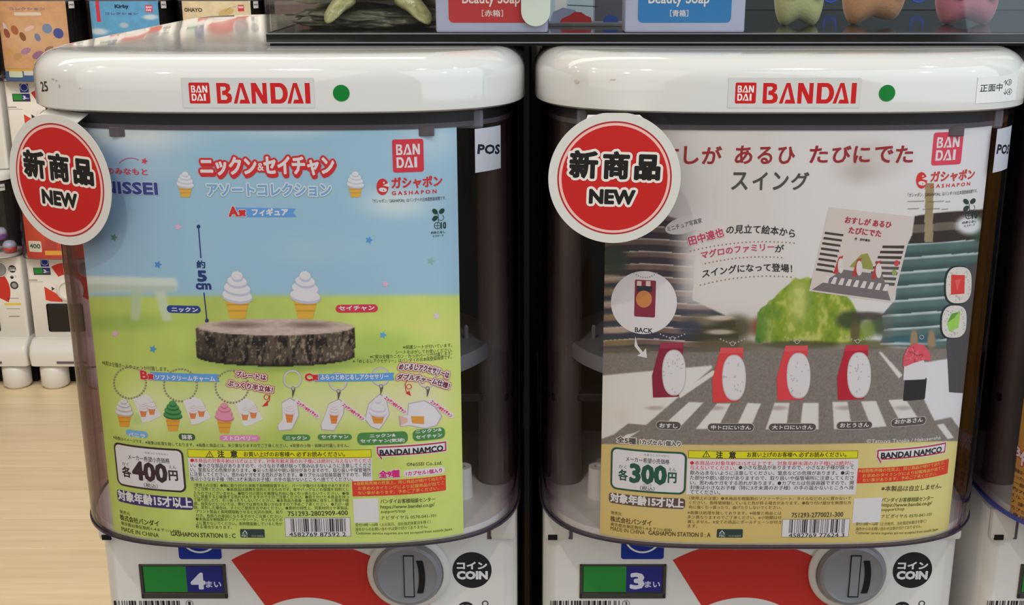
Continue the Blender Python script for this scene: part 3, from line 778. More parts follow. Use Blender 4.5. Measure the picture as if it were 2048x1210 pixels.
def poster1():
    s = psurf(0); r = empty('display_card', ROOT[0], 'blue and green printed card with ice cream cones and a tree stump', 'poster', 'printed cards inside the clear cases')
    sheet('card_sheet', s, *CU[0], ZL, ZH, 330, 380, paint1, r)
    K, R, W = (46, 40, 38), (196, 44, 46), (226, 228, 226)
    pr = Print(s)
    # title lettering
    pr.text('ニックン', 403, 349, 513, 34, W, 6, 1.5, [(R, 5.5)]); pr.text('&', 516, 341, 528, 15, W, 8, .4, [(R, 4)]); pr.text('セイチャン', 528, 349, 668, 35, W, 6, 1.5, [(R, 5.5)])
    pr.text('ニックン', 405, 354, 515, 34, R, 2, 5); pr.text('セイチャン', 530, 354, 670, 35, R, 2, 5)
    pr.text('アソートコレクション', 416, 391, 662, 24, (112, 160, 204), 7, .9, [((198, 218, 228), 3.4)])
    pr.build('title_lettering', r, label='red and white Japanese title with pale blue second line')
    pr = Print(s)
    pr.poly([(470, 415), (592, 417), (586, 425), (594, 434), (470, 434)], (92, 150, 208), 1); pr.text('A', 459, 432, 476, 18, R, 3, 1.4, [((232, 214, 214), 2.5)]); pr.text('賞', 478, 432, 492, 12, R, 3, .9, [((232, 214, 214), 2)])
    pr.text('フィギュア', 505, 431, 576, 14, W, 3, .8); pr.build('prize_ribbon', r, label='blue ribbon lettered with the first prize')
    pr = Print(s)
    pr.text('笑顔のみなもと', 185, 345, 295, 13, (200, 62, 84), 2, .5); pr.ring(262, 348, 32, 1.3, (200, 62, 84), 2, 222, 300, 12); star(pr, 289, 322, 7, (200, 62, 84), 2)
    pr.text('NISSEI', 207, 384, 315, 22, (54, 64, 130), 5, 1.5, [((186, 200, 218), 2.5)]); pr.build('maker_lettering', r, label='navy capitals with small red script above')
    pr = Print(s); logo_square(pr, (784, 279), (848, 343), (196, 52, 66), (226, 224, 228), 2); pr.build('brand_square', r, label='red square with white capitals')
    pr = Print(s); gasha_mark(pr, 753, 357, 777, 390, R, (200, 214, 220)); pr.text('ガシャポン', 784, 377, 884, 22, R, 2, .9); pr.text('G A S H A P O N', 784, 390, 873, 7.5, R, 2, .4)
    pr.text('「ガシャポン／GASHAPON」はバンダイの日本国登録商標です。', 745, 406, 892, 8, K, 2); pr.build('capsule_toy_mark', r, label='red round mark with Japanese lettering')
    pr = Print(s); plant_mark(pr, 877, 431, (26, 62, 52)); pr.build('eco_mark', r, label='dark green plant mark with 10')
    # height scale
    pr = Print(s); N = (36, 56, 110)
    pr.line([(397, 452), (402, 516)], 2.2, N, 2); pr.line([(408, 585), (414, 640)], 2.2, N, 2); pr.dots([(397, 453), (414, 641)], 4, N, 2)
    pr.text('約', 394, 536, 411, 15, N, 2, .6); pr.text('5', 397, 562, 413, 20, N, 2, 1.6); pr.text('cm', 393, 578, 422, 11, N, 2, 1.1)
    pr.build('height_scale', r, label='navy height scale of 5 cm')
    pr = Print(s); pr.rect((333, 611), (402, 626), (42, 62, 130), 1, 8); pr.text('ニックン', 344, 623, 396, 9, W, 2, .5); pr.build('name_label', r, label='navy name label'); pr = Print(s); pr.rect((671, 609), (756, 625), (196, 56, 76), 1, 8); pr.text('セイチャン', 678, 621, 749, 9, W, 2, .5)
    pr.build('name_label', r, label='red name label')
    # ice cream cones (plain stand-ins on the stump, and the two small ones beside the title)
    pr = Print(s)
    for cx in (475, 611): swirl(pr, cx, 542, 62, 62, 42, (228, 232, 238), (176, 184, 200), (226, 166, 62), 2)
    for cx in (371, 711): swirl(pr, cx, 343, 36, 32, 24, (222, 228, 234), (176, 190, 206), (216, 164, 74), 2)
    pr.build('ice_cream_picture', r, label='printed white soft serve cones')
    for x, y, c in ((228, 475, (90, 130, 110)), (356, 454, (206, 170, 190)), (316, 529, (70, 130, 190)), (231, 667, (206, 160, 190)), (306, 698, (80, 140, 190)), (738, 480, (80, 150, 210)), (771, 568, (226, 170, 190)), (862, 522, (130, 176, 150)), (873, 631, (226, 190, 216)), (766, 670, (90, 160, 210))): 
        pr = Print(s); star(pr, x, y, 8, c, 1); pr.build('flower_picture', r)
    # second prize row
    pr = Print(s); CH = (128, 120, 98)
    for cx, cy, R_ in ((260, 765, 32), (361, 770, 33), (464, 773, 33)):
        for i in range(34):
            t = 2 * math.pi * i / 34; pr.ell(cx + R_ * math.cos(t), cy + R_ * .98 * math.sin(t), 2.3, 2.3, CH, 1, n=7); pr.ell(cx + R_ * math.cos(t) - .5, cy + R_ * .98 * math.sin(t) - .6, 1, 1, (190, 184, 160), 2, n=5)
    for cx, top, w, h, ch_, a, b in ((249, 797, 36, 34, 27, (206, 206, 206), (170, 170, 172)), (346, 801, 38, 36, 30, (70, 138, 78), (42, 98, 54)), (449, 805, 38, 36, 30, (222, 140, 158), (190, 104, 128))): swirl(pr, cx, top, w, h, ch_, a, b, (222, 152, 52), 2)
    for x, y in ((295, 817), (394, 821), (498, 824)):
        pr.poly([(x - 28, y - 20), (x - 4, y - 28), (x + 8, y - 22), (x + 28, y + 14), (x + 4, y + 26), (x - 10, y + 28)], (222, 214, 206), 1)
        swirl(pr, x - 8, y - 14, 19, 19, 14, (232, 214, 210), (200, 176, 178), (226, 128, 70), 2); swirl(pr, x + 9, y - 18, 19, 19, 14, (232, 214, 210), (200, 176, 178), (226, 128, 70), 2)
    pr.build('charm_picture', r, label='three printed ball chains with cone charms')
    pr = Print(s)
    pr.poly([(300, 743), (438, 748), (434, 755), (440, 763), (300, 760)], (92, 150, 208), 5); pr.text('B', 283, 757, 296, 16, R, 8, 1.2, [((232, 214, 214), 2)]); pr.text('賞', 297, 758, 308, 11, R, 8, .8, [((232, 214, 214), 1.5)]); pr.text('ソフトクリームチャーム', 312, 759, 430, 10, W, 7, .5)
    pr.rect((252, 861), (296, 874), (110, 164, 212), 2, 6); pr.text('バニラ', 258, 872, 290, 8, W, 3, .4); pr.rect((357, 867), (391, 880), (54, 84, 56), 2, 6); pr.text('抹茶', 364, 878, 385, 9, W, 3, .4); pr.rect((439, 870), (520, 882), (214, 130, 176), 2, 6); pr.text('ストロベリー', 447, 880, 513, 8, W, 3, .4)
    pr.text('プレートは', 472, 752, 532, 11, (126, 40, 50), 8, .6, [((240, 216, 210), 2.2), (R, 3.2)], y1=760); pr.text('ぷっくり半立体！', 455, 771, 545, 12, (126, 40, 50), 8, .6, [((240, 216, 210), 2.2), (R, 3.2)], y1=785)
    pr.ring(533, 794, 5, 1.4, R, 2, n=16); pr.line([(540, 788), (539, 800), (534, 806)], 1.5, R, 2); pr.poly([(524, 813), (536, 800), (536, 811)], R, 2)
    pr.text('※B賞は全種ボールチェーンが付属します。', 205, 729, 336, 9, (90, 92, 60), 2); pr.build('prize_lettering', r, label='ribbon, name labels and captions of the second prize')
    # third prize row
    pr = Print(s)
    for cx, cy in ((585, 758), (676, 763), (761, 753), (854, 757)):
        pr.ring(cx, cy, 17, 3.2, (196, 190, 196), 1, n=30); pr.ring(cx, cy, 18.6, .7, (150, 144, 156), 2, n=30)
        pr.ring(cx + 1, cy + 19, 3.5, 1.2, (110, 104, 110), 2, n=10); pr.poly([(cx - 1, cy + 22), (cx + 6, cy + 20), (cx + 3, cy + 30), (cx, cy + 38)], (96, 88, 92), 3)
    PL, PE = (214, 206, 214), (170, 162, 176)
    for P in ([(564, 806), (580, 797), (594, 806), (597, 830), (583, 858), (558, 860), (556, 850), (566, 838)], [(658, 808), (678, 799), (688, 808), (686, 828), (668, 860), (644, 858), (643, 848), (652, 826)], [(760, 789), (772, 800), (778, 828), (768, 845), (758, 858), (742, 852), (731, 838), (738, 808)], [(818, 808), (848, 802), (868, 814), (882, 832), (872, 850), (850, 856), (820, 850), (802, 852), (800, 832), (816, 830)]):
        cx, cy = sum(p[0] for p in P) / len(P), sum(p[1] for p in P) / len(P)
        pr.poly([(cx + (p[0] - cx) * 1.07, cy + (p[1] - cy) * 1.07) for p in P], PE, 1); pr.poly(P, PL, 2)
    swirl(pr, 579, 806, 22, 22, 20, (236, 226, 226), (200, 180, 190), (222, 128, 60), 3); swirl(pr, 668, 808, 22, 22, 20, (236, 226, 226), (200, 180, 190), (222, 128, 60), 3)
    swirl(pr, 756, 794, 36, 38, 20, (226, 222, 230), (190, 184, 206), (226, 140, 58), 3); pr.ell(856, 832, 20, 16, (214, 212, 222), 3); pr.poly([(822, 832), (848, 832), (848, 848), (824, 846)], (226, 146, 60), 4); pr.poly([(800, 831), (815, 836), (815, 844), (802, 850)], (226, 170, 150), 4)
    for x, y in ((590, 801), (681, 806), (765, 792), (857, 800)):
        pr.poly([(x - 2, y + 2), (x + 4, y - 5), (x + 50, y + 28), (x + 50, y + 35), (x + 44, y + 36)], PL, 4)
        pr.text('ニックン&セイチャン', x + 3, y + 5, x + 44, 7, (206, 44, 96), 5, .6, y1=y + 35)
    pr.build('charm_picture', r, label='four printed white rings with flat charms')
    pr = Print(s)
    pr.poly([(630, 748), (788, 745), (786, 753), (789, 760), (630, 763)], (92, 150, 208), 5); pr.text('C', 611, 761, 624, 14, R, 8, 1.2, [((232, 214, 214), 2)]); pr.text('賞', 625, 760, 637, 11, R, 8, .8, [((232, 214, 214), 1.5)]); pr.text('ふらっとめじるしアクセサリー', 641, 759, 777, 10, W, 7, .5, y1=757)
    pr.text('めじるしアクセサリーは', 797, 739, 896, 12, (110, 46, 56), 8, .6, [((240, 216, 210), 2.4), (R, 3.4)], y1=757, bend=7); pr.text('ダブルチャーム仕様！', 793, 759, 897, 12, (110, 46, 56), 8, .6, [((240, 216, 210), 2.4), (R, 3.4)], y1=778, bend=6)
    pr.line([(816, 758), (810, 768), (812, 782), (818, 788)], 1.5, R, 2); pr.ring(818, 773, 5, 1.3, R, 2, n=14); pr.poly([(822, 792), (811, 786), (819, 781)], R, 2)
    GR = (74, 130, 70)
    pr.rect((564, 869), (621, 881), GR, 2, 6); pr.text('ニックン', 572, 879, 614, 7, W, 3, .4); pr.rect((635, 868), (704, 880), GR, 2, 6); pr.text('セイチャン', 643, 877, 697, 7, W, 3, .4)
    pr.rect((714, 864), (816, 889), GR, 2, 10); pr.text('ニックン&', 740, 875, 791, 7, W, 3, .4); pr.text('セイチャン(気球)', 721, 886, 809, 8, W, 3, .4, y1=884); pr.rect((825, 857), (890, 880), GR, 2, 9); pr.text('ニックン&', 831, 867, 883, 7, W, 3, .4); pr.text('セイチャン', 832, 878, 884, 7, W, 3, .4)
    for t, x0, y0, x1 in (('※保護シートが付いています。', 806, 698, 904), ('シートをはがしてお使いください。', 791, 708, 904), ('※C賞は全種カニカン・わっかパーツが付属します。', 740, 717, 904), ('※「めじるしアクセサリー」はバンダイの日本国登録商標です。', 706, 726, 903)): pr.text(t, x0, y0, x1, 8, (64, 84, 44), 2, y1=y0 - 9 * (x1 - x0) / 200)
    pr.build('prize_lettering', r, label='ribbon, green name labels and captions of the third prize')
    info(s, r, dict(D=(56, 44, 44), num='400', border=(58, 42, 46), pbox=((228, 894), (373, 980)), P=[('メーカー希望小売価格', 257, 918, 339, 10, 0.1), ('きぼうこうりかかく', 290, 907, 337, 4, 0), ('かく', 245, 930, 258, 7, 0), ('各', 246, 952, 263, 20, .7), ('400', 268, 957, 334, 34, 2.2), ('えん', 338, 937, 353, 7, 0), ('円', 339, 960, 356, 19, .8), ('（税込）', 289, 974, 316, 9, .1), ('ぜいこみ', 294, 964, 311, 3.5, 0)],
        age=((235, 990.5), (387, 1015)), agec=(56, 48, 104), aget=(239, 1011, 384, 19), misc=[('発売元', 240, 1026, 260, 7), ('株式会社バンダイ', 241, 1039, 317, 11), ('東京都台東区駒形1-4-8 〒111-8081', 243, 1049, 360, 7), ('MADE IN CHINA', 244, 1061, 317, 8), ('GASHAPON STATION Ⅱ : C', 342, 1071, 471, 9)],
        fsc=((480, 1058), (530, 1075)), yb=((375, 900), (743, 916)), yt=[(412, 913, 427), (436, 914, 449, '注'), (462, 914, 475, '意'), (488, 913, 690)], wb=((376, 917), (745, 963)), wl=[924.5, 934, 943, 952, 961], wx=(381, 742), sl=[973, 980.5, 988.5, 995.5, 1002.5, 1010, 1017.5], sx=(388, 698), sx2=(392, 565), sl2=[1025.5, 1034, 1041, 1049, 1056.5],
        code='751293-2802909-400', cpos=(576, 1032, 696), bb=((569, 1035), (702, 1073)), bbar=(581, 692, 1037, 1063), ean='4582769875922', edig='4582769 87592 2', bn=((753, 889.5), (893, 914)), bnt=(760, 907.5, 886, 11), qr=((706, 997), (758, 1045)),
        red=((704, 959), (892, 989.5)), redt=[('※自動販売機の性質上、同じ商品が続けて出たり、', 708, 967.5, 889), ('お求めのタイミングにより記載商品が出てこ', 716, 977, 888), ('ない事があります。予めご了承ください。', 716, 986.5, 878)],
        tail=[('バンダイお客様相談センター', 761, 1007, 870, 9), ('https://www.bandai.co.jp/', 761, 1019, 869, 9), ('support/top', 762, 1028, 811, 8), ('ナビダイヤル 0570-041-101', 762, 1039, 872, 8), ('受付10時〜16時（土日祝日、当社指定休業日を除く）', 711, 1053, 861, 7), ('海外からのお問い合わせは受け付けておりません。', 711, 1062, 855, 7), ('Customer service inquiries are not accepted from outside Japan.', 712, 1070, 905, 7)],
        extra=[('©NiSSEI Co.,Ltd.', 813, 933, 884, 8, K), ('※画像はイメージです。※画像は処理を施しております。※画像と商品とは、多少異なりますのでご了承ください。※背景の小物・装飾は付属しません。', 229, 894.5, 698, 7, (70, 80, 50))]))
    pr = Print(s); MG = (196, 40, 120)
    pr.text('全9種', 759, 955, 799, 14, MG, 8, .9, [((214, 216, 240), 2)]); pr.rect((806, 937), (890, 951), (226, 220, 236), 2, 7); pr.text('1カプセル1個入り', 812, 948.5, 884, 8.5, MG, 3, .4, mid=True)
    pr.build('count_lettering', r, label='magenta lettering with the number of kinds')
    return r

CAUT = ['●本商品の対象年齢は15才以上です。対象年齢未満のお子様には絶対に与えないでくださ', 'い。●小さな部品がありますので、小さなお子様が誤って飲み込まないように注意してくださ', 'い。窒息などの危険があります。●尖った部分や鋭い部分がありますので、取り扱いや保管場所', 'に注意してください。思わぬケガをする恐れがあります。●カプセルは包装容器ですので、開封', '後は小さなお子様（特に3才未満のお子様）の手の届かないところへ捨ててください。']
CAUT2 = ['●本商品の対象年齢は15才以上です。対象年齢未満のお子様には絶対に', '与えないでください。●小さな部品がありますので、小さなお子様が誤って', '飲み込まないように注意してください。窒息などの危険があります。●尖っ', 'た部分や鋭い部分がありますので、取り扱いや保管場所に注意してくださ', 'い。思わぬケガをする恐れがあります。●カプセルは包装容器ですので、開', '封後は小さなお子様（特に3才未満のお子様）の手の届かないところへ捨', 'ててください。']
SMALL = ['〈使用上の注意〉●鞄に取り付けた状態で長時間放置すると、パーツが傷付ける場合がありますの', 'でご注意ください。●本商品は装飾を目的とするものです。傘やバッグなどの保護を目的とし', 'たものではございません。●取り付け部分を無理な方向に強く引っ張らないでください。●強', '引に装着すると破損する恐れがありますので十分ご注意ください。●取り付けた本商品を持っ', 'て振り回したり、引っ張ったりしないでください。●本商品の装着・着脱時に発生した事故や破', '損、紛失などについては、弊社では責任を負いかねますので予めご了承ください。●万が一破', '損、変形した場合は、すぐにご使用をおやめください。●素材の特性上、同素材同士や革製品、']
SMALLB = ['プリント製品と長時間接触させると光沢の消失、粘り', '付き、色移りの原因になりますのでご注意ください。', '●本商品を樹脂製のソファーやシート、タイルなどの', '上に置かないでください。長時間接触していると色が', '移る場合があります。']
SMALL2 = ['〈使用上の注意〉●本商品を樹脂製のソファーやシート、タイルなどの上に置かないで', 'ください。長時間接触していると色が移る場合があります。●取り付け部分を無理な方', '向に強く引っ張ったり、曲げたりしないでください。']
SMALL2B = ['※画像は処理を施しております。※画像と商品とは', '多少異なりますのでご了承ください。※小物類は付', '属しません。※全ての商品にボールチェーンが付き', 'ます。']
def info(s, r, d):
    K, W = (40, 36, 36), (226, 226, 224); B = d['border']; two = d['num'] == '300'
    pr = Print(s)
    pr.rect(d['pbox'][0], d['pbox'][1], (216, 216, 214) if not two else (210, 222, 212), 1, 0)
    (xa, ya), (xb, yb_) = d['pbox']; xm = (xa + xb) / 2; a = (s.uv(xa, ya)[0], s.uv(xm, ya)[1]); b = (s.uv(xb, yb_)[0], s.uv(xm, yb_)[1]); pr.T = []; pr.V = []; pr.C = []; pr.n = 0
    pr.rectuv(a[0], a[1], b[0], b[1], B, 1, .0042); pr.rectuv(a[0] + .0013, a[1] - .0013, b[0] - .0013, b[1] + .0013, (222, 220, 218), 2, .0032)
    for t, x0, y0, x1, h, bo in d['P']: pr.text(t, x0, y0, x1, h, d['border'] if t in ('各', '円', d['num']) else K, 3, bo)
    pr.build('price_panel', r, label='white price panel reading %s yen' % d['num'])
    pr = Print(s); pr.rect(d['age'][0], d['age'][1], d['agec'], 1, 6); x0, y0, x1, h = d['aget']; pr.text('対象年齢15才以上', x0, y0, x1, h, (226, 220, 232), 2, .8, mid=True); pr.build('age_panel', r, label='dark panel with the age limit 15 in white')
    pr = Print(s)
    for t, x0, y0, x1, h in d['misc']: pr.text(t, x0, y0, x1, h, (66, 66, 36) if not two else (92, 78, 40), 2, .25 if h > 8 else 0)
    f0, f1 = d['fsc']; pr.rect(f0, f1, (44, 60, 56), 1, 2); cx = f0[0] + 10
    pr.poly([(cx - 6, f0[1] + 9), (cx, f0[1] + 2), (cx + 6, f0[1] + 9)], (200, 210, 205), 2); pr.poly([(cx - 3.5, f0[1] + 8.4), (cx, f0[1] + 4), (cx + 3.5, f0[1] + 8.4)], (44, 60, 56), 3); pr.text('FSC', cx - 6, f0[1] + 15.5, cx + 6, 4.5, (180, 190, 186), 2, .2); pr.text('FSC® 認証紙', cx + 13, f0[1] + 15.5, f1[0] - 3, 4, (150, 162, 158), 2)
    pr.build('maker_lettering', r, label='small dark lettering of the maker and origin')
    pr = Print(s); y0_, y1_ = d['yb']; pr.rect(y0_, y1_, (60, 56, 30), 1); pr.rect((y0_[0] + .8, y0_[1] + .8), (y1_[0] - .8, y1_[1] - .8), (228, 206, 34), 2)
    t0, t1, t2, t3 = d['yt']; cx = (t0[0] + t0[2]) / 2; yb = t0[1]
    pr.poly([(cx - 8, yb + 1), (cx, yb - 12), (cx + 8, yb + 1)], K, 3); pr.poly([(cx - 5.8, yb - .2), (cx, yb - 9.6), (cx + 5.8, yb - .2)], (228, 206, 34), 4); pr.text('!', cx - .7, yb - 1, cx + .7, 6, K, 5, .2)
    pr.text('注', t1[0], t1[1], t1[2], 13, K, 3, .6); pr.text('意', t2[0], t2[1], t2[2], 13, K, 3, .6); pr.text('お買い上げのお客様へ 必ずお読みください。', t3[0], t3[1], t3[2], 10, (70, 60, 20), 3, .25)
    pr.rect(d['wb'][0], d['wb'][1], (222, 222, 222), 1); CT = CAUT2 if two else CAUT
    for i, (t, y) in enumerate(zip(CT, d['wl'])):
        c = (204, 56, 76) if i == 0 or (two and i == 1 and 0) else (48, 44, 44)
        x1 = d['wx'][1] if i < len(CT) - 1 else (1440 if two else 706)
        if two and i == 1:
            pr.text('与えないでください。', d['wx'][0], y, d['wx'][0] + 92, 8.6, (204, 56, 76), 2, .1); pr.text(t[10:], d['wx'][0] + 97, y, x1, 8.6, c, 2, .1); continue
        pr.text(t, d['wx'][0], y, x1, 8.6, c, 2, .1)
        if t[0] == '●': pr.ell(d['wx'][0] + 4, y - 4, 3.4, 3.4, (206, 36, 40), 3, n=14)
    pr.build('caution_panel', r, label='white caution panel under a yellow heading')
    pr = Print(s)
    for t, y in zip(SMALL2 if two else SMALL, d['sl']): pr.text(t, d['sx'][0], y, d['sx'][1] if not (two and t[0] == '向') else 1563, 7, (76, 84, 36) if not two else (108, 92, 44), 2)
    for t, y in zip(SMALL2B if two else SMALLB, d['sl2']): pr.text(t, d['sx2'][0], y, d['sx2'][1] if len(t) > 12 else d['sx2'][0] + (20 if two else 72), 7, (76, 84, 36) if not two else (108, 92, 44), 2)
    for t, x0, y0, x1, h in d['tail']: pr.text(t, x0, y0, x1, h, (84, 92, 44), 2, y1=y0 - (x1 - x0) * .045, bold=.12 if h > 8 else 0)
    for t, x0, y0, x1, h, c in d['extra']: pr.text(t, x0, y0, x1, h, c, 2, .1 if h > 9 else 0, y1=None if x1 - x0 > 300 else y0 - (x1 - x0) * .05, mid=x1 - x0 > 300)
    pr.build('small_print', r, label='lines of small dark type')
    pr = Print(s); x0, y0, x1 = d['cpos']; pr.text(d['code'], x0, y0, x1, 9.5, (60, 62, 46), 2, .15, y1=y0 - 2)
    a, b = d['bb']; pr.rect(a, b, (120, 112, 110), 1); pr.rect((a[0] + .8, a[1] + .8), (b[0] - .8, b[1] - .8), (222, 222, 222), 2)
    x0, x1, y0, y1 = d['bbar']; A, Bq = s.uv(x0, y0), s.uv(x1, y1); bars(pr, ean(d['ean']), A[0], Bq[0], Bq[1], A[1], (44, 42, 44), 3); pr.text(d['edig'], x0 - 2, y1 + 9.5, x1, 8, (44, 42, 44), 3, .2)
    pr.build('barcode', r, label='black barcode on a white panel')
    pr = Print(s); a, b = d['bn']; y_ = lambda t: a[1] + (b[1] - a[1]) * t
    xm = (a[0] + b[0]) / 2; u0, z1, u1, z0 = s.uv(*a)[0], s.uv(xm, a[1])[1], s.uv(*b)[0], s.uv(xm, b[1])[1]; h = z1 - z0; tl = .2 * h
    for g, c, L in ((.0006, (232, 214, 210), 1), (0, (176, 52, 70), 2), (-.0010, (222, 222, 224), 3)):
        pr.polyuv([(u0 - g, z1 + g), (u1 + g, z1 + g), (u1 + g, z0 + tl - g), (u0 + .38 * h + g * .3, z0 + tl - g), (u0 + .36 * h, z0 - .12 * h - 1.6 * g), (u0 - g, z0 + .42 * h - g * .6)], c, L)
    x0, y0, x1, h2 = d['bnt']; pr.text('BANDAI NAMCO', x0, y0, x1, h2, (34, 36, 46), 4, .7, mid=True)
    pr.build('group_logo', r, label='black capitals in a red speech-bubble border')
    pr = Print(s); pr.rect(d['red'][0], d['red'][1], (206, 60, 44), 1)
    for t, x0, y0, x1 in d['redt']: pr.text(t, x0, y0, x1, 7.2, (236, 190, 90), 2, mid=True)
    pr.build('notice_strip', r, label='red strip with yellow lettering')
    pr = Print(s); pr.rect(d['qr'][0], d['qr'][1], (220, 220, 220), 1); pr.build('blank_white_panel', r)

# ---- card 2: sushi and tableware town
def paint2(x, y, u, z):
    n = fbm(x / 40, y / 40); C = np.zeros((len(x), 3)); C[:] = (198, 194, 186)
    C = mixc(C, (208, 208, 204), ss(1400, 1650, x)); C = mixc(C, (216, 228, 232), ss(1700, 1960, x) * ss(420, 260, y))
    for cx, cy, rx, ry in ((1745, 320, 90, 45), (1720, 345, 60, 30), (1290, 262, 90, 26)): C = mixc(C, (176, 166, 158), blob(x, y, cx, cy, rx, ry, .9) * .55 * (.5 + n))
    # a thin tower, left
    C = mixc(C, (170, 140, 104), inpoly(x, y, [(1424, 370), (1433, 370), (1432, 440), (1426, 440)]) * .7)
    for yy in (394, 403, 413): C = mixc(C, (160, 140, 120), ((np.abs(y - yy + (x - 1420) * .04) < .8) & (x > 1390) & (x < 1452)).astype(float) * .5)
    # left tower of stacked plates
    m = soft(x, y, [(1203, 425), (1320, 425), (1342, 434), (1395, 448), (1392, 480), (1385, 600), (1470, 640), (1480, 690), (1423, 736), (1203, 750)])
    ph = (y - 430 + 3 * np.sin((x - 1220) / 40)) / 25.0; f = ph - np.floor(ph)
    S = np.zeros_like(C); S[:] = (112, 92, 84); S = mixc(S, (58, 54, 60), ss(.42, .52, f)); S = mixc(S, (188, 178, 170), blob(f, f * 0, .02, 0, .09, 1, .9)); S = S * (.85 + .3 * n[:, None])
    S = mixc(S, (52, 62, 76), ((f > .5) & (y > 560)).astype(float) * .6)
    C = C * (1 - m[:, None]) + S * m[:, None]
    C = mixc(C, (52, 64, 50), blob(x, y, 1228, 520, 34, 36, .5) * (.7 + .5 * n)); 
    for k in range(7): C = mixc(C, (128, 112, 76) if k % 2 else (176, 160, 140), blob(x, y, 1214 + 4 * k, 556 + 26 * k, 46, 8, .6) * .8)
    C = mixc(C, (70, 60, 46), inpoly(x, y, [(1203, 700), (1300, 690), (1300, 742), (1203, 752)]) * .9)
    # pale mist over its right side
    C = mixc(C, (204, 200, 194), ss(1345, 1400, x) * ss(640, 540, y) * ss(1560, 1480, x) * .92)
    C = mixc(C, (208, 204, 198), ss(1330, 1380, x) * ss(1600, 1560, x) * ss(630, 600, y) * ss(430, 470, y) * .6)
    # hedges and ponds under it
    for cx, cy, rx, ry, c in ((1430, 668, 60, 34, (62, 60, 40)), (1475, 655, 40, 30, (70, 66, 40)), (1400, 640, 50, 16, (120, 112, 92)), (1520, 655, 24, 26, (120, 72, 44)), (1460, 690, 80, 16, (96, 88, 62)), (1440, 636, 34, 6, (196, 188, 170)), (1440, 664, 34, 6, (190, 182, 164)), (1380, 655, 30, 20, (58, 62, 76))): C = mixc(C, c, blob(x, y, cx, cy, rx, ry, .6) * .85)
    # lettuce hill
    L = np.zeros_like(C); r_ = fbm(x / 16, y / 26); L[:] = (126, 150, 44); L = mixc(L, (176, 184, 92), ss(.45, .75, r_)); L = mixc(L, (70, 118, 46), ss(1560, 1510, x) * .8 + ss(.42, .25, r_) * .4); L = mixc(L, (190, 196, 120), blob(x, y, 1598, 600, 26, 60, .9) * .7)
    m = soft(x + 12 * (n - .5), y + 10 * (r_ - .5), [(1512, 626), (1545, 600), (1570, 570), (1590, 556), (1640, 556), (1700, 600), (1720, 640), (1735, 690), (1640, 690), (1512, 684)])
    C = C * (1 - m[:, None]) + L * m[:, None]
    for cx, cy, rx, ry, c in ((1700, 640, 34, 22, (56, 72, 44)), (1765, 650, 36, 26, (62, 80, 52)), (1735, 632, 40, 10, (72, 66, 56)), (1735, 660, 18, 22, (120, 140, 66)), (1600, 690, 110, 10, (74, 76, 44)), (1740, 690, 60, 12, (96, 100, 62)), (1710, 664, 12, 26, (94, 84, 56))): C = mixc(C, c, blob(x, y, cx, cy, rx, ry, .5) * .9)
    # right tower: stack of teal plates, rims light, rising to the right
    m = soft(x, y, [(1829, 432), (1870, 426), (1975, 418), (1975, 640), (1945, 690), (1880, 700), (1760, 690), (1768, 660), (1764, 630), (1790, 600), (1800, 520), (1824, 470)])
    yy = y + (x - 1880) * .07; ph = (yy - 482) / 28.0; f = ph - np.floor(ph)
    S = np.zeros_like(C); S[:] = (84, 110, 106); S = mixc(S, (58, 82, 80), ss(.4, .9, f)); S = mixc(S, (176, 190, 186), blob(f, f * 0, .06, 0, .13, 1, .8)); S = mixc(S, (108, 104, 100), ss(1800, 1770, x) * .5)
    S = mixc(S, (52, 44, 38), (yy < 484).astype(float)); S = mixc(S, (126, 118, 106), ((yy < 462) & (yy > 446)).astype(float) * .7); S = mixc(S, (146, 134, 104), ((x > 1849) & (x < 1866) & (yy < 482)).astype(float))
    S = S * (.9 + .2 * n[:, None]); C = C * (1 - m[:, None]) + S * m[:, None]
    C = mixc(C, (52, 76, 60), blob(x, y, 1962, 458, 26, 30, .3)); C = mixc(C, (146, 130, 92), inpoly(x, y, [(1850, 366), (1868, 366), (1866, 432), (1850, 432)]))
    for ya, xa, xb in ((403, 1815, 1900), (418, 1815, 1896)): C = mixc(C, (90, 88, 80), ((np.abs(y - ya) < .8) & (x > xa) & (x < xb)).astype(float) * .8)
    C = mixc(C, (222, 226, 224), blob(x, y, 1938, 450, 30, 22, .5) * .9)
    C = mixc(C, (60, 96, 104), blob(x, y, 1825, 678, 60, 9, .4)); C = mixc(C, (180, 196, 196), blob(x, y, 1820, 688, 58, 3, .8) * .8)
    for cx in (1828, 1863): C = mixc(C, (150, 128, 98), blob(x, y, cx, 682, 9, 26, .4))
    # street
    n2 = fbm(x / 2.2, y / 2.2); rd = np.zeros_like(C); rd[:] = (122, 116, 108); rd = rd * (.86 + .3 * n2[:, None])
    pav = np.zeros_like(C); pav[:] = (216, 210, 200); pav = mixc(pav, (222, 226, 228), ss(1600, 1850, x)); pav = mixc(pav, (196, 192, 186), blob(x, y, 1246, 832, 24, 22, .8) * .5)
    st = ss(700, 706, y + (x - 1500) * .012) * (y < 905)
    C = mixc(C, (104, 96, 82), ss(688, 700, y) * .8)
    C = C * (1 - st[:, None]) + rd * st[:, None]
    for P in ([(1195, 752), (1300, 742), (1423, 731), (1425, 735), (1292, 850), (1256, 847), (1228, 869), (1190, 882)], [(1848, 725), (1904, 717), (1990, 700), (1990, 860), (1925, 864), (1902, 834), (1869, 841), (1848, 799), (1830, 750)]):
        m = soft(x, y, P, 1.2); C = C * (1 - m[:, None]) + pav * m[:, None]
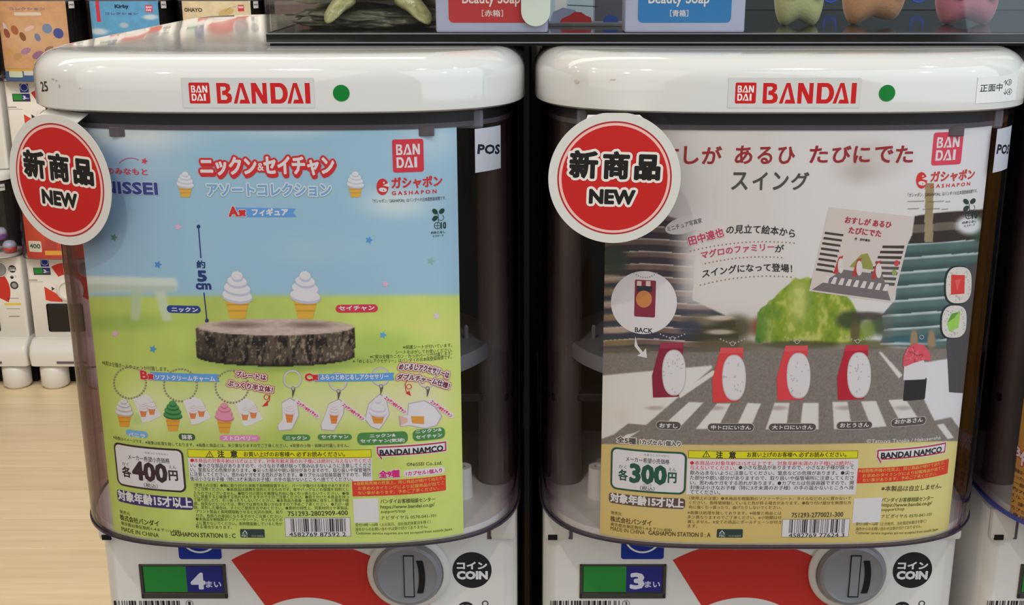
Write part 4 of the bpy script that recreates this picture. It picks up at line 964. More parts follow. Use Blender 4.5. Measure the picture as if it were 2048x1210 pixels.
    for P in ([(1425, 741), (1437, 744), (1361, 796), (1352, 790)], [(1378, 804), (1407, 805), (1363, 851), (1337, 841)], [(1434, 807), (1461, 807), (1435, 858), (1391, 858)], [(1495, 806), (1522, 807), (1500, 857), (1471, 857)], [(1549, 806), (1579, 806), (1572, 859), (1531, 859)], [(1606, 806), (1637, 806), (1637, 859), (1601, 850)], [(1665, 804), (1695, 804), (1704, 857), (1668, 858)], [(1722, 803), (1752, 802), (1773, 853), (1743, 855)], [(1777, 800), (1811, 798), (1835, 835), (1798, 839)], [(1757, 704), (1763, 704), (1805, 750), (1798, 757)], [(1874, 850), (1887, 847), (1908, 876), (1895, 878)], [(1253, 869), (1268, 866), (1282, 860), (1245, 884), (1233, 884)]):
        C = mixc(C, (214, 208, 200), soft(x, y, P, .9))
    for cx in (1310, 1430, 1556, 1690, 1806): C = mixc(C, (128, 120, 112), blob(x, y, cx, 816, 24, 6, .8) * .5)
    # mustard ground of the lower part
    yl = 888 + 4 * np.sin((x - 1203) / 690 * math.pi) - (x - 1203) * .008
    m = ss(yl - 1, yl + 1, y); G = np.zeros_like(C); G[:] = (200, 180, 116); G = mixc(G, (210, 200, 130), ss(1600, 1850, x)); G = mixc(G, (200, 178, 96), ss(1000, 1080, y) * .4)
    return C * (1 - m[:, None]) + G * m[:, None]
def poster2():
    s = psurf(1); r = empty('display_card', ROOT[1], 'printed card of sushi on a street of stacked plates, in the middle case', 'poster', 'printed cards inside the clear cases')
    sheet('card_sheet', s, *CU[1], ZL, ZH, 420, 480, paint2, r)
    K, R, W = (44, 42, 40), (146, 40, 44), (226, 226, 224)
    pr = Print(s)
    for t, x0, x1, h in (('お', 1290, 1322, 34), ('す', 1328, 1356, 34), ('し', 1368, 1396, 34), ('が', 1404, 1442, 34), ('あ', 1470, 1503, 35), ('る', 1515, 1543, 33), ('ひ', 1556, 1588, 33), ('た', 1619, 1654, 33), ('び', 1664, 1700, 33), ('に', 1707, 1738, 32), ('で', 1749, 1784, 32), ('た', 1791, 1824, 33)): pr.text(t, x0, 327 if x0 < 1600 else 325, x1, h, R, 3, .9, ru=3)
    for t, x0, x1 in (('ス', 1463, 1494), ('イ', 1505, 1533), ('ン', 1546, 1575), ('グ', 1582, 1616)): pr.text(t, x0, 379, x1, 34, (72, 74, 64), 3, .8, ru=3)
    pr.build('title_lettering', r, label='dark red Japanese title with a grey second line')
    pr = Print(s); logo_square(pr, (1868, 265), (1921, 328), (206, 62, 84), (232, 224, 230), 2); pr.build('brand_square', r, label='red square with white capitals')
    pr = Print(s); gasha_mark(pr, 1832, 344, 1854, 377, (200, 50, 46), (214, 216, 212)); pr.text('ガシャポン', 1861, 364, 1947, 21, (190, 66, 58), 2, .9); pr.text('G A S H A P O N', 1860, 376, 1939, 7, (196, 70, 66), 2, .4)
    pr.text('「ガシャポン／GASHAPON」はバンダイの日本国登録商標です。', 1815, 394, 1953, 8, K, 2); pr.build('capsule_toy_mark', r, label='red round mark with Japanese lettering')
    pr = Print(s); plant_mark(pr, 1939, 411, (36, 60, 50)); pr.build('eco_mark', r, label='dark green plant mark with 10')
    pr = Print(s); pr.ell(1371, 449, 42, 17, (206, 202, 200), 1, -.28); pr.poly([(1396, 452), (1402, 463), (1386, 460)], (206, 202, 200), 1); pr.text('ミニチュア写真家', 1336, 463, 1405, 10, K, 2, .1, y1=445, flat=False)
    RD = (186, 66, 92)
    pr.text('田中達也', 1380, 491, 1449, 18, RD, 5, .7, [((224, 206, 204), 2)], y1=472, flat=False); pr.text('の見立て絵本から', 1452, 468, 1589, 17, K, 3, .3, y1=476, flat=False, bend=5)
    pr.text('マグロのファミリー', 1403, 518, 1549, 15, RD, 3, .4, y1=501, flat=False, bend=4); pr.text('が', 1550, 504, 1567, 15, K, 3, .3)
    pr.text('スイングになって登場！', 1405, 556, 1584, 16, K, 3, .35, y1=545, flat=False, bend=7)
    for x0, y0, x1, y1, b, n in ((1381, 502, 1588, 486, 9, 26), (1411, 527, 1563, 515, 6, 20), (1401, 570, 1582, 554, 8, 22)):
        pr.dots([(x0 + (x1 - x0) * i / n, y0 + (y1 - y0) * i / n - b * 4 * i / n * (1 - i / n)) for i in range(n + 1)], 1.5, (150, 120, 100), 2)
    pr.build('tagline_lettering', r, label='three curved lines of lettering underlined with dots')
    # the picture book cover
    pr = Print(s); Q = lambda a, b: (1658 + 171 * a - 40 * b - 4 * a * b, 414 + 19 * a + 168 * b + 4 * a * b)
    pp = lambda P, c, L: pr.poly([Q(*p) for p in P], c, L)
    pp([(0, 0), (1, 0), (1, 1), (0, 1)], (200, 192, 184), 1)
    for i in range(8):
        yy = .29 + .062 * i; pp([(.02, yy), (.24 - .004 * i, yy + .004), (.24, yy + .03), (.02, yy + .028)], (70, 60, 56), 2); pp([(.72 - .012 * i, yy + .08), (.97, yy + .05), (.97, yy + .085), (.72 - .012 * i, yy + .11)], (84, 82, 82) if i > 2 else (66, 56, 50), 2)
    pp([(.42, .62), (.50, .50), (.57, .48), (.66, .60), (.68, .66), (.40, .66)], (142, 146, 74), 2)
    pp([(.03, .98), (.33, .70), (.80, .70), (.97, .98)], (112, 106, 106), 3)
    for i in range(9): a = .14 + .088 * i; pp([(a + .02, .80), (a + .06, .80), (a + .055, .88), (a, .88)], (206, 200, 196), 4)
    for a in (.25, .47, .70): pp([(a, .56), (a + .045, .54), (a + .03, .76), (a - .02, .76)], (178, 60, 60), 5); pr.ell(*Q(a + .045, .66), 6, 15, (204, 200, 196), 6)
    pr.ell(*Q(.93, .55), 5, 6, (196, 70, 70), 5); pr.ell(*Q(.93, .66), 5, 6, (130, 160, 90), 5)
    def qt(t, a, b, a1, h, c, bo): p, q = Q(a, b), Q(a1, b); pr.text(t, p[0], p[1], q[0], h, c, 5, bo, y1=q[1], flat=False)
    qt('おすしが あるひ', .22, .16, .76, 13, (168, 52, 70), .6); qt('たびにでた', .29, .275, .67, 13, (168, 52, 70), .6); qt('作　田中達也', .38, .345, .56, 5, K, .2)
    pr.build('book_cover_picture', r, label='small tilted picture of a book cover')
    # two cut sushi rolls and the dark lamp box behind them
    pr = Print(s)
    pr.poly([(1893, 690), (1898, 600), (1936, 530), (1963, 520), (1958, 600), (1948, 692), (1938, 786), (1898, 784)], (74, 74, 76), 1)
    for cx, cy, w, h, c in ((1915, 570, 26, 37, (206, 60, 54)), (1906, 643, 25, 33, (150, 196, 84))):
        sq = lambda k: [(cx + 2 + (w * k) * math.copysign(abs(math.cos(t)) ** .7, math.cos(t)) - math.sin(t) * 2, cy + (h * k) * math.copysign(abs(math.sin(t)) ** .7, math.sin(t))) for t in [2 * math.pi * i / 32 for i in range(32)]]
        pr.poly([(a - 2, b) for a, b in sq(1.05)], (40, 46, 44), 2); pr.poly(sq(.98), (206, 202, 192), 3)
        rr = random.Random(3)
        for i in range(60): t = rr.uniform(0, 6.28); k = rr.uniform(.6, .93); pr.ell(cx + 2 + w * k * math.cos(t), cy + h * k * math.sin(t), 2, 1.2, (222, 216, 206) if i % 2 else (176, 166, 156), 4, t, 6)
        if c[0] > 200: pr.poly([(cx - 13, cy - 21), (cx + 14, cy - 20), (cx + 13, cy + 17), (cx - 14, cy + 19)], c, 5); pr.poly([(cx - 6, cy - 10), (cx + 6, cy - 12), (cx - 2, cy + 12)], (222, 96, 84), 6)
        else: pr.poly([(cx - 13, cy + 4), (cx - 4, cy - 16), (cx + 14, cy - 20), (cx + 10, cy + 12), (cx - 8, cy + 20)], c, 5); pr.poly([(cx - 12, cy + 2), (cx - 3, cy - 16), (cx + 12, cy - 20), (cx + 2, cy - 8)], (96, 150, 60), 6)
    pr.build('sushi_roll_picture', r, label='two printed sushi rolls, one with red and one with green filling')
    # round inset
    pr = Print(s); pr.ell(1288, 605, 66, 63, (210, 207, 208), 1, n=48)
    pr.rect((1270, 560), (1310, 634), (128, 44, 64), 2, 3); pr.ell(1288, 598, 16, 17, (190, 128, 74), 4); pr.rect((1274, 562), (1283, 572), (206, 190, 180), 3, 1); pr.rect((1292, 562), (1301, 572), (206, 190, 180), 3, 1); pr.rect((1274, 572), (1304, 583), (44, 46, 60), 3)
    pr.dots([(1268 + 4.5 * i, 546 + 9 * 4 * (i / 10) * (1 - i / 10)) for i in range(11)], 1.5, (150, 146, 150), 2)
    pr.text('BACK', 1270, 664, 1305, 9.5, K, 2, .35); pr.poly([(1271, 672), (1275, 690), (1286, 704), (1292, 696), (1294, 716), (1274, 711), (1281, 707), (1269, 692)], (218, 214, 210), 2)
    pr.build('round_inset_picture', r, label='pale round inset with a maroon piece, lettered BACK')
    # sushi charms
    pr = Print(s); RC = (208, 206, 206)
    for i, (cx, cy, c) in enumerate(((1348, 741, (132, 34, 56)), (1468, 751, (206, 66, 66)), (1597, 747, (212, 66, 72)), (1718, 746, (176, 36, 54)))):
        w = 24; pr.poly([(cx - 26, cy - 56), (cx + 19, cy - 56), (cx + 18, cy - 40), (cx + 10, cy + 52), (cx - 42, cy + 54), (cx - 44, cy + 10)], c, 2)
        pr.poly([(cx - 26, cy - 56), (cx + 19, cy - 56), (cx + 18, cy - 46), (cx - 30, cy - 44)], tuple(min(255, v + 18) for v in c), 3)
        P = [(cx + w * math.copysign(abs(math.cos(t)) ** .85, math.cos(t)), cy + 4 + 46 * math.copysign(abs(math.sin(t)) ** .9, math.sin(t))) for t in [2 * math.pi * k / 36 for k in range(36)]]
        pr.poly(P, (180, 178, 176), 4); pr.poly([(a * .94 + (cx + 2) * .06, b * .95 + cy * .05) for a, b in P], RC, 5)
        rr = random.Random(i)
        for k in range(46): t = rr.uniform(0, 6.28); q = rr.uniform(0, .85) ** .6; pr.ell(cx + w * q * math.cos(t), cy + 4 + 44 * q * math.sin(t), 2.6, 1.3, (220, 218, 216) if k % 3 else (178, 176, 174), 6, t, 6)
        pr.ring(cx - 3, cy - 64, 4, 1, (196, 192, 188), 3, n=12)
        for k in (-4, -3, -2, -1, 1, 2, 3, 4): pr.ell(cx - 3 + 6 * k, cy - 64 - 1.5 * abs(k) ** 1.3, 1.6, 1.6, (176, 172, 168), 3, n=7)
    cx, cy = 1829, 746
    pr.rect((1810, 757), (1849, 800), (44, 42, 46), 3, 3); pr.poly([(1806, 760), (1808, 730), (1815, 716), (1845, 716), (1854, 735), (1850, 758)], RC, 4)
    pr.poly([(1805, 733), (1807, 712), (1814, 696), (1830, 686), (1848, 690), (1860, 706), (1861, 722), (1846, 720), (1826, 726), (1812, 732)], (206, 84, 96), 5)
    rr = random.Random(9)
    for k in range(50): t = rr.uniform(0, 6.28); q = rr.uniform(0, .9); pr.ell(1832 + 25 * q * math.cos(t), 708 + 16 * q * math.sin(t), 2.6, 1.4, (222, 116, 124) if k % 2 else (178, 60, 74), 6, t, 6)
    pr.ring(1843, 674, 4, 1, (196, 192, 188), 3, n=12)
    for x0, y0, x1, t in ((1313, 843, 1361, 'おすし'), (1416, 847, 1507, '中トロにいさん'), (1538, 847, 1631, '大トロにいさん'), (1674, 843, 1743, 'おとうさん'), (1783, 836, 1850, 'おかあさん')):
        pr.rect((x0 - 1, y0 - 1), (x1 + 1, y0 + 16), (190, 184, 176), 2, 8); pr.rect((x0, y0), (x1, y0 + 15), (84, 76, 70), 3, 7.5); pr.text(t, x0 + 6, y0 + 11.5, x1 - 6, 8.5, (222, 216, 208), 4, .35)
    pr.build('sushi_charm_picture', r, label='row of five printed sushi charms with dark name labels')
    pr = Print(s); DG = (70, 66, 62)
    pr.text('全5種', 1234, 884, 1272, 12, DG, 5, .5, [((214, 206, 196), 2)]); pr.text('1カプセル1個入り', 1280, 888, 1361, 10, DG, 5, .4, [((214, 206, 196), 2)]); pr.text('©Tatsuya Tanaka / Hakusensha', 1732, 888, 1880, 10, (204, 198, 190), 3, .2, y1=880)
    pr.build('count_lettering', r, label='outlined lettering above the mustard ground')
    info(s, r, dict(D=K, num='300', border=(38, 84, 62), pbox=((1222, 900.5), (1371, 985.5)), P=[('メーカー希望小売価格', 1252, 922, 1339, 10, .1), ('きぼうこうりかかく', 1288, 911, 1338, 4, 0), ('かく', 1238, 936, 1253, 7, 0), ('各', 1237, 959, 1255, 21, .7), ('300', 1261, 963, 1331, 35, 2.4), ('えん', 1337, 942, 1352, 7, 0), ('円', 1336, 965, 1352, 20, .8), ('（税込）', 1280, 980, 1309, 9, .1), ('ぜいこみ', 1286, 970, 1303, 3.5, 0)],
        age=((1218, 993), (1370, 1014)), agec=(92, 74, 66), aget=(1221, 1011.5, 1367, 18), misc=[('発売元', 1222, 1028, 1243, 7), ('株式会社バンダイ', 1221, 1042, 1303, 11), ('東京都台東区駒形1-4-8 〒111-8081', 1221, 1051, 1344, 7), ('MADE IN CHINA', 1221, 1060, 1290, 8), ('GASHAPON STATION Ⅱ : A', 1297, 1069, 1421, 9)],
        fsc=((1434, 1058), (1485, 1075)), yb=((1377, 902), (1715, 917)), yt=[(1405, 913, 1420), (1432, 916, 1445, '注'), (1458, 916, 1471, '意'), (1494, 914, 1692)], wb=((1375, 919), (1711, 990)), wl=[929.5, 939, 949, 959, 969, 978.5, 988], wx=(1380, 1707), sl=[999, 1008, 1017], sx=(1378, 1702), sx2=(1375, 1563), sl2=[1028, 1037, 1046, 1055],
        code='751293-2770021-300', cpos=(1583, 1035, 1686), bb=((1565, 1038), (1697, 1074)), bbar=(1579, 1688, 1039, 1065), ean='4582769776243', edig='4582769 77624 3', bn=((1755, 895), (1888, 920.5)), bnt=(1762, 912.5, 1881, 11), qr=((1708, 996), (1760, 1045)),
        red=((1713, 932.5), (1893, 962)), redt=[('※自動販売機の性質上、同じ商品が続けて出たり、', 1717, 941, 1888), ('お求めのタイミングにより記載商品が出てこ', 1725, 950.5, 1886), ('ない事があります。予めご了承ください。', 1725, 960, 1872)],
        tail=[('バンダイお客様相談センター', 1763, 1004, 1866, 9), ('https://www.bandai.co.jp/', 1762, 1015, 1863, 9), ('support/top', 1762, 1024, 1808, 8), ('ナビダイヤル 0570-041-101', 1762, 1036, 1862, 8), ('受付10時〜16時（土日祝日、当社指定休業日を除く）', 1711, 1051, 1852, 7), ('海外からのお問い合わせは受け付けておりません。', 1711, 1061, 1843, 7), ('Customer service inquiries are not accepted from outside Japan.', 1711, 1069, 1876, 7)],
        extra=[('※本製品は自立しません。', 1762, 982, 1882, 11, (72, 66, 40))]))
    return r

# ---- card 3 (only its left edge shows)
def paint3(x, y, u, z):
    C = np.zeros((len(x), 3)); C[:] = (196, 146, 62); return mixc(C, (176, 124, 50), fbm(x / 30, y / 30))
def poster3():
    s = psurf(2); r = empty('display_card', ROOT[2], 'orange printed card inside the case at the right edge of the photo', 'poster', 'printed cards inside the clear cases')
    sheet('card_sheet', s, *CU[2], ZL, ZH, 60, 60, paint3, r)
    pr = Print(s); K = (70, 44, 30)
    pr.text('BANDAI', 2030, 908, 2140, 18, (236, 226, 220), 6, 1, [((190, 40, 46), 3)]); pr.text('NAMCO', 2043, 930, 2140, 18, (236, 226, 220), 6, 1, [((190, 40, 46), 3)])
    for i, t in enumerate(('※画像はイメージです。', '入った商品です。', '※一部の商品', '約70mm', 'セルで付属', 'ります。', '※カプセルレス', 'た商品です。')): pr.text(t, 2026 - 1.6 * i, 940 + 12 * i, 2090, 8, K, 2, .2)
    pr.build('card_lettering', r, label='red-edged white capitals over small dark type')
    return r
poster1(); poster2(); poster3()

# ------------------------------------------------------------------ round NEW signs hanging in front of the cases
def new_sign(cx, cy, Y, yaw, d, tilt, label, flap_from):
    """cx, cy: photograph pixel of the centre; the disc stands upright, turned by yaw"""
    dx, dy, dz = ray(cx, cy); c = Vector((dx, dy, dz)) * (Y / dy) + Vector((0, 0, H))
    e = Vector((math.cos(yaw), -math.sin(yaw), 0)); root = tuple(c)
    s = Surf([(-e.x * .1, -e.y * .1), (e.x * .1, e.y * .1)], root); s.u = np.array([-.1, .1])
    r = empty('promotion_sign', root, label, 'sign', 'round red signs for new goods')
    n = e.cross(Vector((0, 0, 1))); R = d / 2
    bm = bmesh.new(); A = []; B = []
    top = R * .985
    for i in range(96):
        t = 2 * math.pi * i / 96; u, z = R * math.cos(t), min(R * math.sin(t), top)
        p = e * u + Vector((0, 0, z)); A.append(bm.verts.new(p + n * .00005)); B.append(bm.verts.new(p - n * .0004))
    bm.faces.new(A); bm.faces.new(B)
    for i in range(96): bm.faces.new((A[i], A[(i + 1) % 96], B[(i + 1) % 96], B[i]))
    bmesh.ops.recalc_face_normals(bm, faces=bm.faces[:])
    obj('sign_disc', bm, M['paper'], r)
    # flap folded back to the underside of the lid
    bm = bmesh.new(); hw = .44 * R; fz = .885 * R
    zt = ROOT[0][2] + LB - .0006 - root[2]
    P = [e * -hw - n * .0006 + Vector((0, 0, fz)), e * hw - n * .0006 + Vector((0, 0, fz)), e * hw * flap_from[1] + n * -flap_from[0] + Vector((0, 0, zt)), e * -hw * flap_from[1] + n * -flap_from[0] + Vector((0, 0, zt))]
    V = [bm.verts.new(p) for p in P] + [bm.verts.new(p - n * .0002 - Vector((0, 0, .0003))) for p in P]
    bm.faces.new(V[:4]); bm.faces.new(V[4:])
    for i in range(4): bm.faces.new((V[i], V[(i + 1) % 4], V[4 + (i + 1) % 4], V[4 + i]))
    bmesh.ops.recalc_face_normals(bm, faces=bm.faces[:])
    obj('folded_flap', bm, M['paper'], r)
    pr = Print(s, .0001); ct, st = math.cos(tilt), math.sin(tilt)
    RED, DR = (200, 38, 36), (176, 44, 46)
    pr.elluv(0, -.001 * 0, .0000001 + R * .865, R * .865, DR, 0, 96); pr.elluv(0, 0, R * .840, R * .840, (240, 190, 182), 1, 96); pr.elluv(0, 0, R * .800, R * .800, RED, 2, 96)
    k = R / 131.0; q = lambda x, y: ((x * ct + y * st) * k, (-x * st + y * ct) * k)
    def tx(t, x0, y0, x1, h, bo): a, b = q(x0, y0), q(x1, y0); pr.textuv(t, a[0], a[1], b[0], b[1], h * k, (34, 33, 32), 5, bo * k, [((236, 228, 220), bo * k + 5.0 * k)], 3)
    tx('新', -88, 1, -36, 51, 2.6); tx('商', -22, 1, 26, 51, 2.6); tx('品', 41, 1, 87, 46, 3.0); tx('NEW', -47, -50, 41, 26, 2.2)
    pr.build('sign_lettering', r, label='red disc with white-edged black lettering reading NEW'); return r
new_sign(1229, 357, .672, 0, .0750, math.radians(1.6), 'round red and white sign reading NEW, hanging in front of the middle machine', (.0165, .9))
new_sign(119, 361, .702, math.radians(24), .0785, math.radians(2), 'round red and white sign reading NEW, turned aside on the left machine', (.015, .95))
# ------------------------------------------------------------------ stand under and behind the machines
def struct(name, bm, mat, loc=(0, 0, 0), smooth=None, parent=None):
    o = obj(name, bm, mat, parent); o.location = loc
    if parent is None: o['kind'] = 'structure'
    if smooth: autosmooth(o, smooth)
    return o
st = empty('display_stand', (.31, .80, 0), 'black stand carrying the row of white capsule machines', 'stand')
top = H - .677
obj('cabinet', box((-.60, .0, 0), (.92, .36, top - .012), .004), M['void'], st); obj('shelf_top', box((-.612, -.03, top - .012), (.93, .38, top), .003), M['frame'], st)
rb = obj('gap_blackout_board', box((-.288, 1.172, top), (1.23, 1.19, top + .615)), M['void']); tag(rb, 'black board added behind the front row to keep the gaps dark', 'board')  # added board, keeps the bright background out of the gaps
for x, l in ((.0, 'dark upright post in the gap between the left and middle machines'), (.31, 'dark upright post in the gap right of the middle machine')):
    o = obj('upright_post', box((-.0058, -.015, 0), (.0010, .015, .617), .0015), M['frame']); o.location = (x, .845, top); tag(o, l, 'post', 'posts between the machines')

# ------------------------------------------------------------------ clear showcase on top of the lids
SX0, SX1, SY0, SY1 = -.163, 1.00, .757, 1.06; SZ = ROOT[0][2] + LT
sc = empty('clear_showcase', ((SX0 + SX1) / 2, .9, SZ), 'clear acrylic showcase with a black edge, standing on the machine lids', 'display case')
ox, oy = (SX0 + SX1) / 2, .9
B_ = lambda x0, y0, z0, x1, y1, z1, b=.0005: box((x0 - ox, y0 - oy, z0), (x1 - ox, y1 - oy, z1), b)
obj('lower_base', B_(SX0 + .002, SY0 + .0015, .0, SX1, SY1, .0016, .0002), M['void'], sc)
obj('edge_highlight', B_(SX0, SY0 - .0004, .0016, SX1, SY1, .0024, .0003), M['lgrey'], sc, label='thin pale strip painted as the highlight along the edge')  # pale grey strip stands for the highlight on the slab edge
obj('base_slab', B_(SX0, SY0, .0022, SX1, SY1, .0078, .0005), M['frame'], sc)
obj('front_pane', B_(SX0, SY0, .0078, SX1, SY0 + .003, .30), M['glass'], sc)
obj('side_pane', B_(SX0, SY0 + .003, .0078, SX0 + .003, SY1, .30), M['shine'], sc)
obj('top_pane', B_(SX0, SY0, .30, SX1, SY1, .303), M['glass'], sc)
obj('top_edge_highlight', B_(SX0, SY0 - .0006, .0071, SX1, SY0 + .0004, .0078, .0002), M['lgrey'], sc)  # second pale strip, painted highlight of the upper edge
obj('back_panel', B_(.175, SY1 - .006, .0078, SX1, SY1, .30), principled('slate_panel', (62, 70, 74), .3, noise=.1, nscale=30), sc)
for i in range(5): obj('reflection_strip', B_(SX0 + .62, SY1 - .05 + .004 * i, .0078 + .011 * i, SX1, SY1 - .006, .0088 + .011 * i, .0002), M['lgrey'], sc)  # pale strips imitate horizontal lines reflected behind the toys
def oval(cx, w, zb, zt):
    P = [(cx + w / 2 * math.cos(t), zb + w / 2 + w / 2 * math.sin(t)) for t in [math.pi + math.pi * i / 20 for i in range(21)]] + [(cx + w / 2 * math.cos(t), zt - w / 2 + w / 2 * math.sin(t)) for t in [math.pi * i / 20 for i in range(21)]]
    return loft([[(x - ox, y - oy, z) for x, z in P] for y in (SY0 - .0016, SY0)])
M['milky'] = principled('milky_acrylic', (196, 206, 194), .2, noise=.05, nscale=60)
for cx in (.0035, .316): autosmooth(obj('hinge_tab', oval(cx, .0178, .0120, .075), M['milky'], sc, label='milky rounded tab on the front'), 40)

FL = SZ + .0078
def at_floor(px, py, z=FL):
    d = ray(px, py); k = (z - H) / d[2]; return (d[0] * k, d[1] * k, z)
# rock and turtle
rx, ry, rz = at_floor(742, 58)
def rockm():
    bm = bmesh.new(); bmesh.ops.create_icosphere(bm, subdivisions=5, radius=1); rr = random.Random(2)
    from mathutils import noise
    for v in bm.verts:
        n_ = noise.noise(v.co * 2.2) * .22 + noise.noise(v.co * 6) * .10 + noise.noise(v.co * 15) * .05
        v.co = v.co * (1 + n_); v.co.x *= .050; v.co.y *= .030; v.co.z = max(v.co.z * .009 + .006, .0)
    return bm
rk = obj('rock', rockm(), principled('mossy_rock', (88, 88, 70), .35, noise=.75, nscale=110, bump=1.0), smooth=True); rk.location = (rx, ry + .02, rz)
tag(rk, 'dark mossy display rock under the turtle in the showcase', 'rock')
tt = empty('turtle_figure', (rx + .004, ry + .016, rz + .0125), 'pale olive turtle figure lying on the dark rock in the showcase', 'figure')
ol = principled('olive_shell', (96, 92, 58), .3, noise=.5, nscale=120, bump=.5); pale = principled('pale_yellow_skin', (158, 156, 108), .25, noise=.55, nscale=260, bump=1.0)
def shell():
    bm = bmesh.new(); bmesh.ops.create_uvsphere(bm, u_segments=40, v_segments=20, radius=1)
    for v in bm.verts:
        z = v.co.z; v.co.x *= .036; v.co.y *= .027; v.co.z = z * (.022 if z > 0 else .004) + .009
    return bm
obj('shell', shell(), ol, tt, smooth=True)
obj('shell_rim', lathe([(.034, .008), (.0385, .0075), (.0405, .0095), (.0385, .011), (.034, .0115)], n=48, sy=.75), pale, tt, smooth=True)
for a, L_, w in ((2.75, .022, .010), (-2.2, .020, .012), (-.95, .030, .012), (.5, .022, .010)):
    def limb():
        bm = bmesh.new(); bmesh.ops.create_uvsphere(bm, u_segments=20, v_segments=12, radius=1)
        for v in bm.verts:
            k = (v.co.x + 1) / 2; x, y, z = v.co; x = k * L_ * 1.1; y *= w * (.9 - .35 * k) * (1 + .15 * math.sin(9 * k)); z = z * w * (.5 - .25 * k) + .006 - .014 * k * k
            X = .028 * math.cos(a) + x * math.cos(a) - y * math.sin(a); Y = .020 * math.sin(a) + x * math.sin(a) + y * math.cos(a); v.co = (X, Y, z)
        return bm
    obj('flipper', limb(), pale, tt, smooth=True)
def head():
    bm = bmesh.new(); bmesh.ops.create_uvsphere(bm, u_segments=24, v_segments=14, radius=1)
    for v in bm.verts: x, y, z = v.co; k = (1 - x) / 2; v.co = (-.038 - .014 * k + x * .009, y * .0085 * (1.1 - .3 * k), z * .0075 + .010)
    return bm
hd = obj('head', head(), pale, tt, smooth=True)
for sy in (-1, 1): obj('eye', lathe([(0.0001, 0), (.0016, .0004), (.0016, .0010), (.0001, .0016)], (-.052, sy * .0065, .0135), n=12), M['black'], hd, smooth=True)
# soap packs
M['lav'] = principled('lavender_carton', (168, 172, 196), .35, noise=.03, nscale=30)
def soap(px0, px1, pyb, col, kan, label, txt0, txt1, yk):
    a = at_floor(px0, pyb); b = at_floor(px1, pyb); cx, Y = (a[0] + b[0]) / 2, a[1]; w = b[0] - a[0]; root = (cx, Y, FL)
    r = empty('soap_pack', root, label, 'soap', 'soap packs in the showcase')
    autosmooth(obj('carton', box((-w / 2, 0, 0), (w / 2, .024, .058), .0015), M['lav'], r), 35)
    s = Surf([(-w / 2, 0), (w / 2, 0)], root); s.u = s.x.copy(); pr = Print(s, .0002)
    m_ = .0095 if w > .075 else .008
    pr.rectuv(-w / 2 + m_, .0062, w / 2 - m_ * 1.1, .054, col, 0, .003)
    c2 = (216, 206, 200)
    pr.text('Beauty Soap', txt0[0], txt0[1], txt1, 27, c2, 1, .5); pr.text('［' + kan + '］', yk[0], yk[1], yk[2], 13, c2, 1, .2)
    pr.build('pack_label', r, label='printed label panel with white lettering')
    return r
soap(872, 1096, 66, (176, 54, 54), '赤箱', 'lavender soap pack with a red label, beside the turtle', (925, 13), 1040, (964, 33, 1006))
soap(1249, 1489, 66, (50, 116, 172), '青箱', 'lavender soap pack with a blue label', (1297, 13), 1418, (1340, 33, 1376))
# added card between the soap packs, its print imitates reflections seen there
a = at_floor(1098, 54); b = at_floor(1249, 54)
pc = empty('reflection_card', ((a[0] + b[0]) / 2, a[1] + .012, FL), 'added card with painted red and blue reflections between the soap packs', 'picture')
w = b[0] - a[0]; obj('stand_foot', box((-w / 2, -.004, 0), (w / 2, .010, .0022), .0003), M['lgrey'], pc); obj('backing', box((-w / 2, .004, .002), (w / 2, .006, .055), .0003), M['lav'], pc)
s = Surf([(-w / 2, .004), (w / 2, .004)], tuple(pc.location)); s.u = s.x.copy(); pr = Print(s, .0002)
pr.polyuv([(-w / 2, .003), (w * .1, .003), (w * .1, .055), (-w / 2, .055)], (196, 220, 236), 0); pr.polyuv([(-w * .42, .003), (-w * .28, .003), (-w * .2, .055), (-w * .40, .055)], (240, 246, 248), 1); pr.polyuv([(w * .12, .003), (w * .5, .003), (w * .5, .055), (w * .12, .055)], (96, 98, 112), 0)
pr.poly([(1100, 44), (1106, 24), (1126, 15), (1150, 20), (1162, 34), (1160, 46)], (150, 156, 190), 2)
pr.poly([(1118, 47), (1124, 37), (1140, 30), (1148, 24), (1162, 24), (1172, 31), (1182, 35), (1184, 47)], (186, 50, 52), 3); pr.poly([(1205, 48), (1208, 36), (1218, 29), (1234, 34), (1237, 48)], (44, 84, 170), 3)
pr.line([(1135, 10), (1196, 13)], 1.5, (60, 64, 70), 2); pr.build('reflection_print', pc)
